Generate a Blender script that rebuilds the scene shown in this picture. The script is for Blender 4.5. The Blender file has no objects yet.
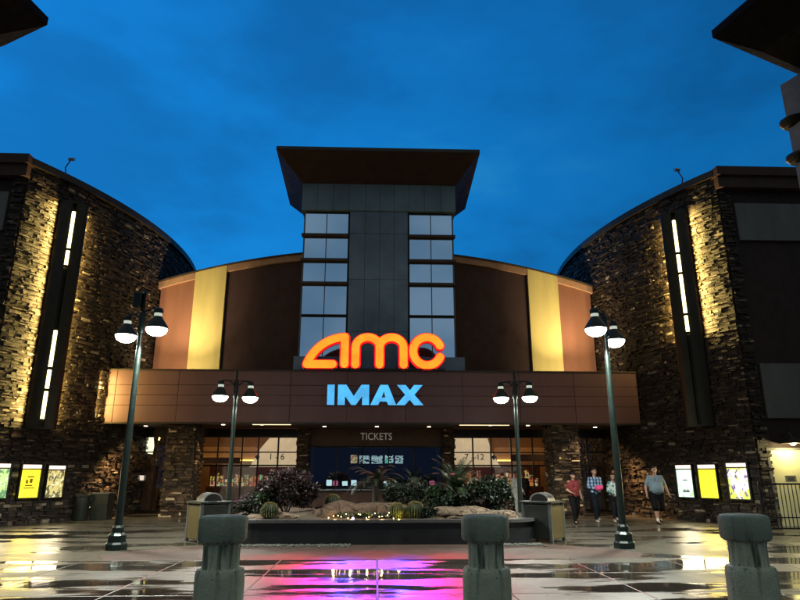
import bpy, bmesh, math, random
from mathutils import Vector, Matrix, noise
R=math.radians; PI=math.pi
rnd=random.Random(7)
sc=bpy.context.scene
COL=sc.collection

# ---------------------------------------------------------------- materials
def srgb(r,g,b):
    f=lambda c:(c/12.92 if c<=0.04045 else ((c+0.055)/1.055)**2.4)
    return tuple(f(c/255) for c in (r,g,b))
class NT:
    def __init__(s,tree): s.t=tree
    def n(s,typ,**kw):
        nd=s.t.nodes.new(typ)
        for k,v in kw.items(): setattr(nd,k,v)
        return nd
    def l(s,a,b): s.t.links.new(a,b)
    def setv(s,sock,v):
        if hasattr(v,'is_linked') or hasattr(v,'links'): s.l(v,sock)
        else: sock.default_value=v
    def math(s,op,a,b=None,c=None,clamp=False):
        nd=s.n('ShaderNodeMath',operation=op); nd.use_clamp=clamp
        s.setv(nd.inputs[0],a)
        if b is not None: s.setv(nd.inputs[1],b)
        if c is not None: s.setv(nd.inputs[2],c)
        return nd.outputs[0]
    def noise(s,vec,scale,detail=3,rough=.5):
        nd=s.n('ShaderNodeTexNoise'); s.l(vec,nd.inputs['Vector']); nd.inputs['Scale'].default_value=scale
        nd.inputs['Detail'].default_value=detail; nd.inputs['Roughness'].default_value=rough
        return nd.outputs['Fac']
    def maprange(s,v,a,b,c=0.,d=1.,smooth=False):
        nd=s.n('ShaderNodeMapRange'); 
        if smooth: nd.interpolation_type='SMOOTHSTEP'
        s.l(v,nd.inputs[0])
        for i,x in enumerate((a,b,c,d)): nd.inputs[1+i].default_value=x
        return nd.outputs[0]
    def mixc(s,f,a,b,mode='MIX'):
        nd=s.n('ShaderNodeMix',data_type='RGBA',blend_type=mode)
        s.setv(nd.inputs[0],f)
        for i,x in ((6,a),(7,b)):
            if isinstance(x,tuple): nd.inputs[i].default_value=(*x[:3],1)
            else: s.l(x,nd.inputs[i])
        return nd.outputs[2]
    def mixf(s,f,a,b):
        nd=s.n('ShaderNodeMix',data_type='FLOAT'); s.setv(nd.inputs[0],f); s.setv(nd.inputs[2],a); s.setv(nd.inputs[3],b)
        return nd.outputs[0]
    def map(s,vec,scale=(1,1,1),loc=(0,0,0)):
        nd=s.n('ShaderNodeMapping'); s.l(vec,nd.inputs[0]); nd.inputs['Scale'].default_value=scale; nd.inputs['Location'].default_value=loc
        return nd.outputs[0]
    def bump(s,h,strength=.3,dist=.01,normal=None):
        nd=s.n('ShaderNodeBump'); s.l(h,nd.inputs['Height']); nd.inputs['Strength'].default_value=strength; nd.inputs['Distance'].default_value=dist
        if normal is not None: s.l(normal,nd.inputs['Normal'])
        return nd.outputs[0]
def newmat(name):
    m=bpy.data.materials.new(name); m.use_nodes=True; t=m.node_tree
    b=t.nodes['Principled BSDF']
    return m,NT(t),b
def M(name,col,rough=.6,metal=0.,var=.25,scale=3.,bump=.15,emit=None,es=1.,spec=.5,coat=0,streak=False):
    """painted / worn surface: noise-varied colour and roughness, fine bump"""
    m,n,b=newmat(name)
    tc=n.n('ShaderNodeTexCoord').outputs['Object']
    if streak: tc2=n.map(tc,(1,1,.15))
    else: tc2=tc
    f=n.noise(tc2,scale,5,.6)
    f2=n.maprange(f,.3,.7)
    lo=tuple(c*(1-var) for c in col); hi=tuple(min(1,c*(1+var*.7)) for c in col)
    n.l(n.mixc(f2,lo,hi),b.inputs['Base Color'])
    n.l(n.maprange(n.noise(tc,scale*2.3,4,.6),.3,.7,max(.02,rough-.1),min(1,rough+.1)),b.inputs['Roughness'])
    b.inputs['Metallic'].default_value=metal
    b.inputs['Specular IOR Level'].default_value=spec
    if coat: b.inputs['Coat Weight'].default_value=coat
    if bump: n.l(n.bump(n.noise(tc,scale*14,3,.6),bump,.01),b.inputs['Normal'])
    if emit: b.inputs['Emission Color'].default_value=(*emit,1); b.inputs['Emission Strength'].default_value=es
    return m
def E(name,col,s=1.):
    m,n,b=newmat(name)
    tc=n.n('ShaderNodeTexCoord').outputs['Object']
    f=n.maprange(n.noise(tc,2.5,2),.3,.7,.88,1.08)
    b.inputs['Base Color'].default_value=(*[min(.8,c*.5+.05) for c in col],1)
    b.inputs['Emission Color'].default_value=(*col,1)
    n.l(n.math('MULTIPLY',f,s),b.inputs['Emission Strength'])
    return m
def wet_concrete(name,base,joint=None,puddle=(.5,.56),rough=(.3,.46),brick=False,dark=.25,px=(0.32,1.,1.),seed=0.,spec=.5,slab_var=True):
    m,n,b=newmat(name)
    tc=n.n('ShaderNodeTexCoord').outputs['Object']
    sep=n.n('ShaderNodeSeparateXYZ'); n.l(tc,sep.inputs[0]); X,Y=sep.outputs[0],sep.outputs[1]
    mp=n.map(tc,px,(seed,seed*.7,0))
    big=n.noise(mp,.95,4,.55)
    pud=n.maprange(big,puddle[0],puddle[1],0,1,True)
    fine=n.noise(tc,9,6,.7); grit=n.noise(tc,70,3,.7)
    stain=n.noise(tc,.9,5,.65)
    c=n.mixc(n.maprange(fine,.3,.7),tuple(x*.72 for x in base),tuple(x*1.2 for x in base))
    c=n.mixc(n.maprange(stain,.35,.65,0,.7),c,tuple(x*.55 for x in base))
    ro=n.math('ADD',n.maprange(stain,.3,.7,rough[0],rough[1]),n.maprange(grit,.3,.7,-.04,.04))
    h=n.math('MULTIPLY',grit,.35)
    if joint:
        jx,jy,ox,oy=joint
        ax=n.math('ABSOLUTE',n.math('SUBTRACT',n.math('FRACT',n.math('ADD',n.math('DIVIDE',n.math('SUBTRACT',X,ox),jx),.5)),.5))
        ay=n.math('ABSOLUTE',n.math('SUBTRACT',n.math('FRACT',n.math('ADD',n.math('DIVIDE',n.math('SUBTRACT',Y,oy),jy),.5)),.5))
        gx=n.maprange(ax,.005,.010,1,0); gy=n.maprange(ay,.007,.015,1,0)
        g=n.math('MAXIMUM',gx,gy)
        if slab_var:
            ix=n.math('FLOOR',n.math('DIVIDE',n.math('SUBTRACT',X,ox),jx)); iy=n.math('FLOOR',n.math('DIVIDE',n.math('SUBTRACT',Y,oy),jy))
            cx=n.n('ShaderNodeCombineXYZ'); n.l(ix,cx.inputs[0]); n.l(iy,cx.inputs[1])
            w=n.n('ShaderNodeTexWhiteNoise'); n.l(cx.outputs[0],w.inputs['Vector'])
            c=n.mixc(n.math('MULTIPLY',w.outputs['Value'],.35),c,tuple(x*.6 for x in base))
        c=n.mixc(g,c,(.02,.016,.014)); h=n.math('SUBTRACT',h,n.math('MULTIPLY',g,3)); ro=n.mixf(g,ro,.6)
        pud=n.math('MULTIPLY',pud,n.math('SUBTRACT',1,n.math('MULTIPLY',g,.8)))
    if brick:
        bt=n.n('ShaderNodeTexBrick'); n.l(tc,bt.inputs['Vector']); bt.inputs['Scale'].default_value=1; bt.inputs['Brick Width'].default_value=.21; bt.inputs['Row Height'].default_value=.105
        bt.inputs['Mortar Size'].default_value=.006; bt.inputs['Color1'].default_value=(*base,1); bt.inputs['Color2'].default_value=(*[x*.55 for x in base],1); bt.inputs['Mortar'].default_value=(.03,.027,.024,1)
        c=n.mixc(.75,c,bt.outputs['Color']); h=n.math('SUBTRACT',h,n.math('MULTIPLY',bt.outputs['Fac'],1.5))
    # gum spots and grit flecks
    v=n.n('ShaderNodeTexVoronoi'); n.l(tc,v.inputs['Vector']); v.inputs['Scale'].default_value=2.2
    gum=n.maprange(v.outputs['Distance'],.05,.07,1,0)
    c=n.mixc(n.math('MULTIPLY',gum,.7),c,(.015,.014,.013))
    c=n.mixc(n.math('MULTIPLY',pud,.8),c,tuple(x*dark for x in base))
    n.l(c,b.inputs['Base Color'])
    n.l(n.mixf(pud,ro,.045),b.inputs['Roughness'])
    bp=n.n('ShaderNodeBump'); n.l(h,bp.inputs['Height']); bp.inputs['Distance'].default_value=.006
    n.l(n.mixf(pud,.75,.04),bp.inputs['Strength'])
    # faint ripples in the standing water, undulation of the slab
    rip=n.noise(n.map(tc,(1.2,.7,1)),1.6,2,.5)
    n.l(n.bump(rip,.25,.02,bp.outputs[0]),b.inputs['Normal'])
    b.inputs['Specular IOR Level'].default_value=spec
    return m
def stone_mat(name,tint=(1,1,1)):
    m,n,b=newmat(name)
    a=n.n('ShaderNodeAttribute',attribute_name='tone').outputs['Fac']
    cr=n.n('ShaderNodeValToRGB'); n.l(a,cr.inputs[0]); e=cr.color_ramp
    cols=[(0,(.008,.005,.004)),(.35,(.022,.013,.009)),(.6,(.05,.03,.019)),(.82,(.05,.036,.027)),(.93,(.17,.12,.08)),(1,(.34,.27,.2))]
    e.elements[0].position=0; e.elements[0].color=(*cols[0][1],1); e.elements[1].position=1; e.elements[1].color=(*cols[-1][1],1)
    for p,c in cols[1:-1]: x=e.elements.new(p); x.color=(*c,1)
    tc=n.n('ShaderNodeTexCoord').outputs['Object']
    f=n.maprange(n.noise(tc,11,6,.7),.3,.7,.6,1.25)
    mx=n.mixc(1,cr.outputs[0],tint,'MULTIPLY')
    g=n.n('ShaderNodeCombineColor'); [n.l(f,g.inputs[i]) for i in range(3)]
    n.l(n.mixc(1,mx,g.outputs[0],'MULTIPLY'),b.inputs['Base Color'])
    b.inputs['Roughness'].default_value=.62
    n.l(n.bump(n.noise(tc,24,5,.7),.9,.03),b.inputs['Normal'])
    return m
def glass_mat(name,tint=(.8,.85,.9),refl=.5,rough=.02):
    m,n,b=newmat(name); t=m.node_tree
    tr=n.n('ShaderNodeBsdfTransparent'); tr.inputs[0].default_value=(*tint,1)
    gl=n.n('ShaderNodeBsdfGlossy'); gl.inputs['Roughness'].default_value=rough; gl.inputs[0].default_value=(.95,.98,1,1)
    fr=n.n('ShaderNodeFresnel'); fr.inputs[0].default_value=1.5
    tc=n.n('ShaderNodeTexCoord').outputs['Object']
    n.l(n.bump(n.noise(tc,.8,2),.05,.05),gl.inputs['Normal'])
    f=n.math('MULTIPLY_ADD',fr.outputs[0],1.6,refl,clamp=True)
    ms=n.n('ShaderNodeMixShader'); n.l(f,ms.inputs[0]); n.l(tr.outputs[0],ms.inputs[1]); n.l(gl.outputs[0],ms.inputs[2])
    n.l(ms.outputs[0],t.nodes['Material Output'].inputs[0]); t.nodes.remove(b)
    return m
def leaf_mat(name,a,b_,c):
    m,n,b=newmat(name)
    at=n.n('ShaderNodeAttribute',attribute_name='tone').outputs['Fac']
    cr=n.n('ShaderNodeValToRGB'); n.l(at,cr.inputs[0]); e=cr.color_ramp
    e.elements[0].color=(*a,1); e.elements[1].color=(*c,1); x=e.elements.new(.6); x.color=(*b_,1)
    n.l(cr.outputs[0],b.inputs['Base Color']); b.inputs['Roughness'].default_value=.42
    return m
def poster_mat(name,bg,inks,s,scale=6):
    m,n,b=newmat(name)
    tc=n.n('ShaderNodeTexCoord').outputs['Object']
    c=None; cur=bg
    for i,(ink,th,scl) in enumerate(inks):
        f=n.maprange(n.noise(n.map(tc,(1,1,.8),(i*3.1,i*5.7,i*1.3)),scl,3,.55),th,th+.03)
        cur=n.mixc(f,cur,ink)
    if isinstance(cur,tuple): b.inputs['Emission Color'].default_value=(*cur,1)
    else: n.l(cur,b.inputs['Emission Color'])
    b.inputs['Emission Strength'].default_value=s; b.inputs['Base Color'].default_value=(.1,.1,.1,1); b.inputs['Roughness'].default_value=.2
    return m

# ---------------------------------------------------------------- mesh helpers
def usph(bm,c,r3,u=14,v=10):
    V=bm.verts.new; cx,cy,cz=c; top=V((cx,cy,cz+r3[2])); bot=V((cx,cy,cz-r3[2])); rings=[]
    for j in range(1,v):
        t=PI*j/v; rings.append([V((cx+r3[0]*math.sin(t)*math.cos(2*PI*i/u),cy+r3[1]*math.sin(t)*math.sin(2*PI*i/u),cz+r3[2]*math.cos(t))) for i in range(u)])
    F=bm.faces.new
    for i in range(u):
        k=(i+1)%u; F((top,rings[0][i],rings[0][k])); F((bot,rings[-1][k],rings[-1][i]))
        for A,B in zip(rings[:-1],rings[1:]): F((A[i],B[i],B[k],A[k]))
def tcone(bm,p0,p1,r0,r1,seg=12):
    d=(p1-p0); q=d.to_track_quat('Z','Y').to_matrix(); V=bm.verts.new
    A=[V(p0+q@Vector((r0*math.cos(2*PI*i/seg),r0*math.sin(2*PI*i/seg),0))) for i in range(seg)]
    B=[V(p1+q@Vector((r1*math.cos(2*PI*i/seg),r1*math.sin(2*PI*i/seg),0))) for i in range(seg)]
    for i in range(seg): k=(i+1)%seg; bm.faces.new((A[i],A[k],B[k],B[i]))
    bm.faces.new(list(reversed(A))); bm.faces.new(B)
class MB:
    def __init__(s): s.bm=bmesh.new()
    def box(s,x0,x1,y0,y1,z0,z1,bev=0,mat=None):
        r=bmesh.ops.create_cube(s.bm,size=1); vs=r['verts']
        for v in vs: v.co=Vector((x0+(v.co.x+.5)*(x1-x0),y0+(v.co.y+.5)*(y1-y0),z0+(v.co.z+.5)*(z1-z0)))
        if bev:
            es=list({e for v in vs for e in v.link_edges})
            r2=bmesh.ops.bevel(s.bm,geom=es,offset=bev,segments=2,affect='EDGES',profile=.5)
            vs=[v for v in r2['verts'] if v.is_valid]
        if mat is not None:
            for v in set(vs): v.co=mat@v.co
        return s
    def cyl(s,p0,p1,r0,r1=None,seg=16,caps=True):
        r1=r0 if r1 is None else r1
        p0,p1=Vector(p0),Vector(p1); d=p1-p0
        tcone(s.bm,p0,p1,max(r0,1e-4),max(r1,1e-4),seg)
        return s
    def tube(s,pts,r,seg=8):
        for a,b in zip(pts[:-1],pts[1:]): s.cyl(a,b,r,r,seg)
        for p in pts[1:-1]: s.sphere(p,r,8,6)
        return s
    def sphere(s,c,r,u=16,v=10,scale=(1,1,1)):
        usph(s.bm,c,(r*scale[0],r*scale[1],r*scale[2]),u,v); return s
    def lathe(s,prof,c=(0,0,0),seg=32,flute=None):
        rings=[]
        for r,z in prof:
            ring=[]
            for i in range(seg):
                a=2*PI*i/seg; rr=r
                if flute: rr=flute(r,z,a)
                ring.append(s.bm.verts.new((c[0]+rr*math.cos(a),c[1]+rr*math.sin(a),c[2]+z)))
            rings.append(ring)
        for A,B in zip(rings[:-1],rings[1:]):
            for i in range(seg):
                j=(i+1)%seg; s.bm.faces.new((A[i],A[j],B[j],B[i]))
        s.bm.faces.new(list(reversed(rings[0]))); s.bm.faces.new(rings[-1])
        return s
    def prism(s,pts,y0,y1,axis='Y'):
        """closed 2D polygon extruded: axis Y -> pts are (x,z); axis Z -> pts are (x,y)"""
        def P(p,t): return (p[0],t,p[1]) if axis=='Y' else ((p[0],p[1],t) if axis=='Z' else (t,p[0],p[1]))
        a=[s.bm.verts.new(P(p,y0)) for p in pts]; b=[s.bm.verts.new(P(p,y1)) for p in pts]
        n=len(pts)
        s.bm.faces.new(a); s.bm.faces.new(list(reversed(b)))
        for i in range(n):
            j=(i+1)%n; s.bm.faces.new((a[j],a[i],b[i],b[j]))
        return s
    def face(s,pts):
        s.bm.faces.new([s.bm.verts.new(p) for p in pts]); return s
    def hull(s,pts):
        vs=[s.bm.verts.new(p) for p in pts]; bmesh.ops.convex_hull(s.bm,input=vs); return s
    def build(s,name,mat,parent=None,smooth=False,xf=None,recalc=True,angle=None):
        if recalc: bmesh.ops.recalc_face_normals(s.bm,faces=s.bm.faces)
        me=bpy.data.meshes.new(name); s.bm.to_mesh(me); s.bm.free()
        me.materials.append(mat)
        if smooth:
            for p in me.polygons: p.use_smooth=True
            if angle is None: angle=40
            try: me.set_sharp_from_angle(angle=R(angle))
            except Exception: pass
        o=bpy.data.objects.new(name,me); COL.objects.link(o)
        if xf is not None: o.matrix_world=xf
        if parent is not None: o.parent=parent
        return o
def tag(o,label=None,cat=None,group=None,kind=None):
    if label: o['label']=label
    if cat: o['category']=cat
    if group: o['group']=group
    if kind: o['kind']=kind
    return o
def empty(name,loc,label,cat,group=None,rz=0):
    o=bpy.data.objects.new(name,None); o.empty_display_size=.3; COL.objects.link(o)
    o.location=loc; o.rotation_euler=(0,0,rz); tag(o,label,cat,group); return o
def W(mb,name,mat,root,**k):
    """part modelled in world metres under a root that stands at its base"""
    o=mb.build(name,mat,None,**k)
    mroot=Matrix.Translation(root.location)@Matrix.Rotation(root.rotation_euler[2],4,'Z')
    o.parent=root; o.matrix_parent_inverse=mroot.inverted(); return o
def boxes(name,mat,root,lst,bev=0.,world=True):
    for b in lst:
        mb=MB(); mb.box(*b,bev)
        W(mb,name,mat,root) if world else mb.build(name,mat,root)
def copy_tree(o,parent=None):
    c=o.copy(); COL.objects.link(c)
    if parent is not None:
        c.parent=parent; c.matrix_parent_inverse=o.matrix_parent_inverse.copy()
    for ch in list(o.children): copy_tree(ch,c)
    return c
def light(name,typ,loc,energy,col,size=.1,parent=None,target=None,spot=None,blend=.5,sizey=None):
    d=bpy.data.lights.new(name,typ); d.energy=energy; d.color=col
    if typ=='AREA':
        d.size=size
        if sizey: d.shape='RECTANGLE'; d.size_y=sizey
    else: d.shadow_soft_size=size
    if typ=='SPOT': d.spot_size=R(spot or 90); d.spot_blend=blend
    o=bpy.data.objects.new(name,d); COL.objects.link(o); o.location=loc
    if target is not None:
        o.rotation_euler=(Vector(target)-Vector(loc)).to_track_quat('-Z','Y').to_euler()
    if parent is not None: o.parent=parent
    return o
def attr_tone(o,vals):
    a=o.data.attributes.new('tone','FLOAT','FACE')
    a.data.foreach_set('value',vals)

# ---------------------------------------------------------------- palette
m_wetslab=wet_concrete('wet_slab_concrete',(.145,.13,.108),joint=(1.86,1.83,.03,13.0),puddle=(.455,.54),rough=(.28,.46),px=(.30,1.0,1.),seed=1.3,spec=.85)
m_plaza=wet_concrete('plaza_concrete',(.10,.09,.072),puddle=(.5,.6),rough=(.24,.4),px=(.4,.9,1),seed=6.2,dark=.3)
m_brick=wet_concrete('brick_pavers',(.10,.06,.048),puddle=(.8,.9),rough=(.5,.65),brick=True,spec=.3)
m_stone=stone_mat('ledge_stone')
m_stone_lit=stone_mat('ledge_stone_lit',(2.6,2.4,2.0))  # same ledge stone for the piers, lamp light brightened into its tint
m_mortar=M('dark_mortar',(.03,.025,.02),.9,bump=.4)  # dark mortar backing behind the stones
m_dark=M('dark_stucco',(.03,.014,.012),.8,scale=1.5,streak=True)
m_brown=M('brown_stucco',(.05,.022,.015),.75,scale=1.4,streak=True,var=.18)
m_bronze=M('bronze_trim',(.06,.045,.035),.45,metal=.5)
m_black=M('black_metal',(.012,.012,.013),.4,metal=.3)
m_greypanel=M('grey_panel',(.13,.125,.12),.6,scale=1.2,streak=True)
m_fascia=M('fascia_panels',(.165,.075,.07),.5,var=.14,scale=.9,bump=.05,streak=True)
m_tan=M('tan_stucco',(.235,.098,.06),.8,scale=1.1,var=.2,bump=.5,streak=True)
m_beige=M('beige_stucco',(.34,.31,.28),.8,bump=.4)
m_peach=M('peach_trim',(.36,.2,.12),.7)
m_darkbrown=M('maroon_stucco',(.042,.017,.016),.8,scale=1.1,var=.25,bump=.5,streak=True)
m_yellow=M('yellow_stucco',(.55,.45,.17),.8,scale=1.3,var=.18,bump=.5,streak=True)
m_tower=M('slate_cladding',(.15,.21,.29),.5,var=.32,scale=.7,bump=.08,spec=.6)
m_towerband=M('green_slate_band',(.15,.225,.27),.5,var=.25,scale=.9,bump=.08,spec=.6)
m_wood=M('soffit_wood',(.04,.018,.009),.6,var=.35,scale=2,streak=False)
m_sunshade=M('sunshade_wood',(.06,.035,.028),.6,var=.3)
m_roofdark=M('roof_membrane',(.008,.007,.007),.85,spec=.2)
m_lampgreen=M('lamp_green_paint',(.010,.022,.019),.35,metal=.2,var=.3,scale=5)
m_polepale=M('lamp_pole_paint',(.009,.018,.016),.38,metal=.2,var=.3,scale=5)
def bollard_mat():
    m,n,b=newmat('bollard_green_paint'); tc=n.n('ShaderNodeTexCoord').outputs['Object']; sp_=n.n('ShaderNodeSeparateXYZ'); n.l(tc,sp_.inputs[0]); z=sp_.outputs[2]
    c=n.mixc(n.maprange(n.noise(tc,3.5,5,.65),.3,.7),(.46,.50,.36),(.72,.74,.56))
    drip=n.maprange(n.noise(n.map(tc,(9,9,.7)),2.2,4,.6),.5,.66)
    c=n.mixc(n.math('MULTIPLY',drip,.6),c,(.16,.21,.16))
    neck=n.math('MULTIPLY',n.maprange(z,.9,.97),n.maprange(z,1.12,1.2,1,0)); c=n.mixc(n.math('MULTIPLY',neck,n.math('MULTIPLY',drip,.8)),c,(.05,.06,.04))
    cap_=n.maprange(z,1.12,1.16); c=n.mixc(n.math('MULTIPLY',cap_,.55),c,(.14,.19,.16))
    chip=n.maprange(n.noise(tc,17,4,.6),.66,.69); c=n.mixc(chip,c,(.45,.42,.36))
    v=n.n('ShaderNodeTexVoronoi'); n.l(tc,v.inputs['Vector']); v.inputs['Scale'].default_value=14; c=n.mixc(n.maprange(v.outputs['Distance'],.07,.1,1,0),c,(.08,.09,.07))
    n.l(c,b.inputs['Base Color']); n.l(n.maprange(n.noise(tc,6,4),.3,.7,.5,.85),b.inputs['Roughness'])
    n.l(n.bump(n.math('ADD',n.noise(tc,40,4,.7),n.math('MULTIPLY',n.noise(tc,9,3),.8)),.7,.012),b.inputs['Normal']); return m
m_bollard=bollard_mat()
m_soffit=M('canopy_soffit',(.12,.07,.05),.7)
m_glass=glass_mat('shop_glass',(.9,.9,.88),.02)
m_ticketglass=glass_mat('ticket_glass',(.6,.65,.7),.15)
m_skyglass=glass_mat('tower_glass',(.12,.15,.18),.8,.06)
m_winframe=M('window_frame',(.09,.08,.075),.5)
m_alum=M('dark_mullion',(.02,.018,.017),.4,metal=.6)
m_chrome=M('brushed_steel',(.5,.5,.5),.3,metal=.9)

# ---------------------------------------------------------------- people
def cap(bm,p0,r0,p1,r1,seg=14):
    p0,p1=Vector(p0),Vector(p1)
    if (p1-p0).length>1e-4: tcone(bm,p0,p1,r0,r1,seg)
    for p,r_ in ((p0,r0),(p1,r1)): usph(bm,p,(r_,r_,r_),seg,10)
def ell(bm,c,s3): usph(bm,c,s3,20,14)
def blend(bm,name,mat,parent,vox=.012,smooth=4,fold=0.):
    me=bpy.data.meshes.new(name); bm.to_mesh(me); bm.free()
    o=bpy.data.objects.new(name,me); COL.objects.link(o)
    m=o.modifiers.new('r','REMESH'); m.mode='VOXEL'; m.voxel_size=vox
    if smooth: s_=o.modifiers.new('s','SMOOTH'); s_.iterations=smooth; s_.factor=.5
    dg=bpy.context.evaluated_depsgraph_get(); me2=bpy.data.meshes.new_from_object(o.evaluated_get(dg)); bpy.data.objects.remove(o)
    if fold:
        for v in me2.vertices:
            k=noise.noise(Vector((v.co.x*7,v.co.y*7,v.co.z*16)))*fold; v.co+=v.normal*k
    for p in me2.polygons: p.use_smooth=True
    me2.materials.clear(); me2.materials.append(mat)
    o=bpy.data.objects.new(name,me2); COL.objects.link(o)
    if parent is not None: o.parent=parent
    return o
m_skin=M('skin',(.36,.2,.14),.55,var=.08,bump=0)
def person(loc,rz,label,H=1.75,wide=1.,belly=0.,stride=.25,top=None,sleeve='short',bottom=None,shorts=False,shoe=None,hair=None,hairlen=0,cap_=None,armpose=None,bulk=1.):
    k=H/1.78
    def V(x,y,z): return Vector((x*k*wide,y*k,z*k))
    def U(x,y,z): return Vector((x*k,y*k,z*k))
    # facing -Y
    hipL,hipR=V(-.095,0,.92),V(.095,0,.92)
    kn={-1:U(-.10*wide,-stride*.55-.02,.50),1:U(.10*wide,stride*.10-.03,.50)}
    an={-1:U(-.10*wide,-stride*.85,.09),1:U(.10*wide,stride*.95,.13)}
    sh={-1:V(-.168,0,1.43),1:V(.168,0,1.43)}
    if armpose is None: armpose={}
    el={};wr={}
    for s in (-1,1):
        e_,w_=armpose.get(s,((.235,.06*s*1,1.15),(.245,-.05-.10*s,.90)))
        el[s]=V(s*e_[0],e_[1],e_[2]); wr[s]=V(s*w_[0],w_[1],w_[2])
    neck=V(0,.01,1.50); hd=U(0,-.015,1.665)
    b=bmesh.new(); g=bulk
    # torso
    cap(b,V(0,0,.98),.135*k*g,V(0,0,1.15),.125*k*g); cap(b,V(-.06,0,1.0),.11*k*g,V(-.08,0,1.33),.105*k*g); cap(b,V(.06,0,1.0),.11*k*g,V(.08,0,1.33),.105*k*g)
    cap(b,sh[-1],.062*k*g,sh[1],.062*k*g); cap(b,V(0,0,1.4),.08*k,neck,.056*k); cap(b,neck,.055*k,U(0,0,1.6),.05*k)
    if belly: ell(b,V(0,-.05,1.1),(.18*k*wide,.16*k+belly,.2*k))
    for s in (-1,1):
        hp=hipL if s<0 else hipR
        cap(b,hp,.098*k*g,kn[s],.06*k*g); cap(b,kn[s],.058*k*g,kn[s].lerp(an[s],.35)+U(0,.015,0),.056*k*g); cap(b,kn[s].lerp(an[s],.35)+U(0,.015,0),.056*k*g,an[s],.038*k)
        cap(b,an[s],.036*k,an[s]+U(0,-.13,-.045),.026*k)
        cap(b,sh[s],.055*k*g,el[s],.043*k*g); cap(b,el[s],.041*k*g,wr[s],.027*k)
        # hand: palm, four fingers, thumb
        d=(wr[s]-el[s]).normalized(); n1=Vector((1,0,0)) if abs(d.x)<.8 else Vector((0,1,0)); fw=(Vector((0,-1,0))-d*Vector((0,-1,0)).dot(d))
        fw=fw.normalized() if fw.length>.2 else Vector((0,0,1)); inn=d.cross(fw).normalized()*(1 if s>0 else -1)
        pc=wr[s]+d*.075*k
        cap(b,wr[s]+fw*.012*k,.024*k,pc+fw*.02*k,.02*k); cap(b,wr[s]-fw*.008*k,.024*k,pc-fw*.022*k,.018*k)
        for j,(o_,L) in enumerate(((.034,.068),(.012,.078),(-.011,.072),(-.033,.056))):
            p=pc+fw*o_*k; q=p+(d*.85+inn*.25*s*-1).normalized()*L*.55*k; r_=q+(d*.6+inn*.6*s*-1).normalized()*L*.5*k
            cap(b,p,.0095*k,q,.0088*k,8); cap(b,q,.0088*k,r_,.0075*k,8)
        t0=wr[s]+d*.03*k+fw*.03*k; t1=t0+(d*.7+fw*.75).normalized()*.042*k; cap(b,t0,.012*k,t1,.0105*k,8); cap(b,t1,.0105*k,t1+d*.032*k,.009*k,8)
    # head
    ell(b,hd+U(0,.012,.02),(.078*k,.096*k,.105*k)); ell(b,hd+U(0,-.028,-.05),(.058*k,.062*k,.062*k)); ell(b,hd+U(0,-.05,-.095),(.026*k,.022*k,.018*k))
    cap(b,hd+U(0,-.088,.02),.009*k,hd+U(0,-.108,-.022),.015*k,8)
    ell(b,hd+U(0,-.084,-.055),(.026*k,.01*k,.008*k))
    ell(b,hd+U(0,-.078,.028),(.055*k,.014*k,.01*k))
    for s in (-1,1): ell(b,hd+U(s*.08,.01,-.005),(.012*k,.022*k,.034*k))
    body=blend(b,'person',m_skin,None,.010,2); body.location=loc; body.rotation_euler=(0,0,rz); tag(body,label,'person')
    for s in (-1,1): MB().sphere(hd+U(s*.031,-.083,.008),.0115*k,10,8).build('eye',m_eye,body,smooth=True)
    # top
    b=bmesh.new(); e=.02
    cap(b,V(0,0,.99),(.145*g)*k,V(0,0,1.15),.142*k*g); cap(b,V(-.065,0,.97),.118*k*g,V(-.085,0,1.34),.118*k*g); cap(b,V(.065,0,.97),.118*k*g,V(.085,0,1.34),.118*k*g)
    cap(b,sh[-1],.066*k*g,sh[1],.066*k*g); cap(b,V(0,0,1.4),.095*k,V(0,.01,1.47),.066*k)
    if belly: ell(b,V(0,-.05,1.1),(.2*k*wide,.178*k+belly,.22*k))
    for s in (-1,1):
        if sleeve=='short': cap(b,sh[s],.064*k*g,sh[s].lerp(el[s],.7),.060*k*g)
        else: cap(b,sh[s],.072*k*g,el[s],.06*k*g); cap(b,el[s],.06*k*g,el[s].lerp(wr[s],.93),.042*k*g)
    blend(b,'shirt',top,body,.016,3,.012)
    # bottoms
    b=bmesh.new(); cap(b,V(-.05,.0,.95),.128*k*g,V(.05,.0,.95),.128*k*g)
    for s in (-1,1):
        hp=hipL if s<0 else hipR
        if shorts: cap(b,hp,.125*k*g,hp.lerp(kn[s],1.0),.105*k*g)
        else: cap(b,hp,.112*k*g,kn[s],.078*k*g); cap(b,kn[s],.077*k*g,an[s]+U(0,0,.02),.058*k*g)
    blend(b,'trousers' if not shorts else 'shorts',bottom,body,.016,3,.01)
    for s in (-1,1):
        b=bmesh.new(); a=an[s]; cap(b,a+U(0,.03,-.045),.043*k,a+U(0,-.10,-.05),.038*k); cap(b,a+U(0,-.10,-.05),.04*k,a+U(0,-.16,-.058),.03*k); cap(b,a,.045*k,a+U(0,.02,-.03),.046*k)
        blend(b,'shoe',shoe,body,.013,2)
        if shorts:
            b=bmesh.new(); cap(b,a+U(0,0,.0),.043*k,a+U(0,.004,.07),.044*k); blend(b,'sock',m_white,body,.01,1)
    if hair is not None:
        b=bmesh.new(); ell(b,hd+U(0,.028,.045),(.086*k,.096*k,.098*k)); ell(b,hd+U(0,-.045,.095),(.065*k,.04*k,.03*k))
        if hairlen:
            for x in (-.075,-.04,0,.04,.075): cap(b,hd+U(x,.05,.0),.042*k,hd+U(x*1.15,.065,-hairlen),.03*k)
            for s in (-1,1): cap(b,hd+U(s*.078,.0,.03),.025*k,hd+U(s*.095,-.02,-hairlen),.022*k)
        blend(b,'hair',hair,body,.013,2,.006)
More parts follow.
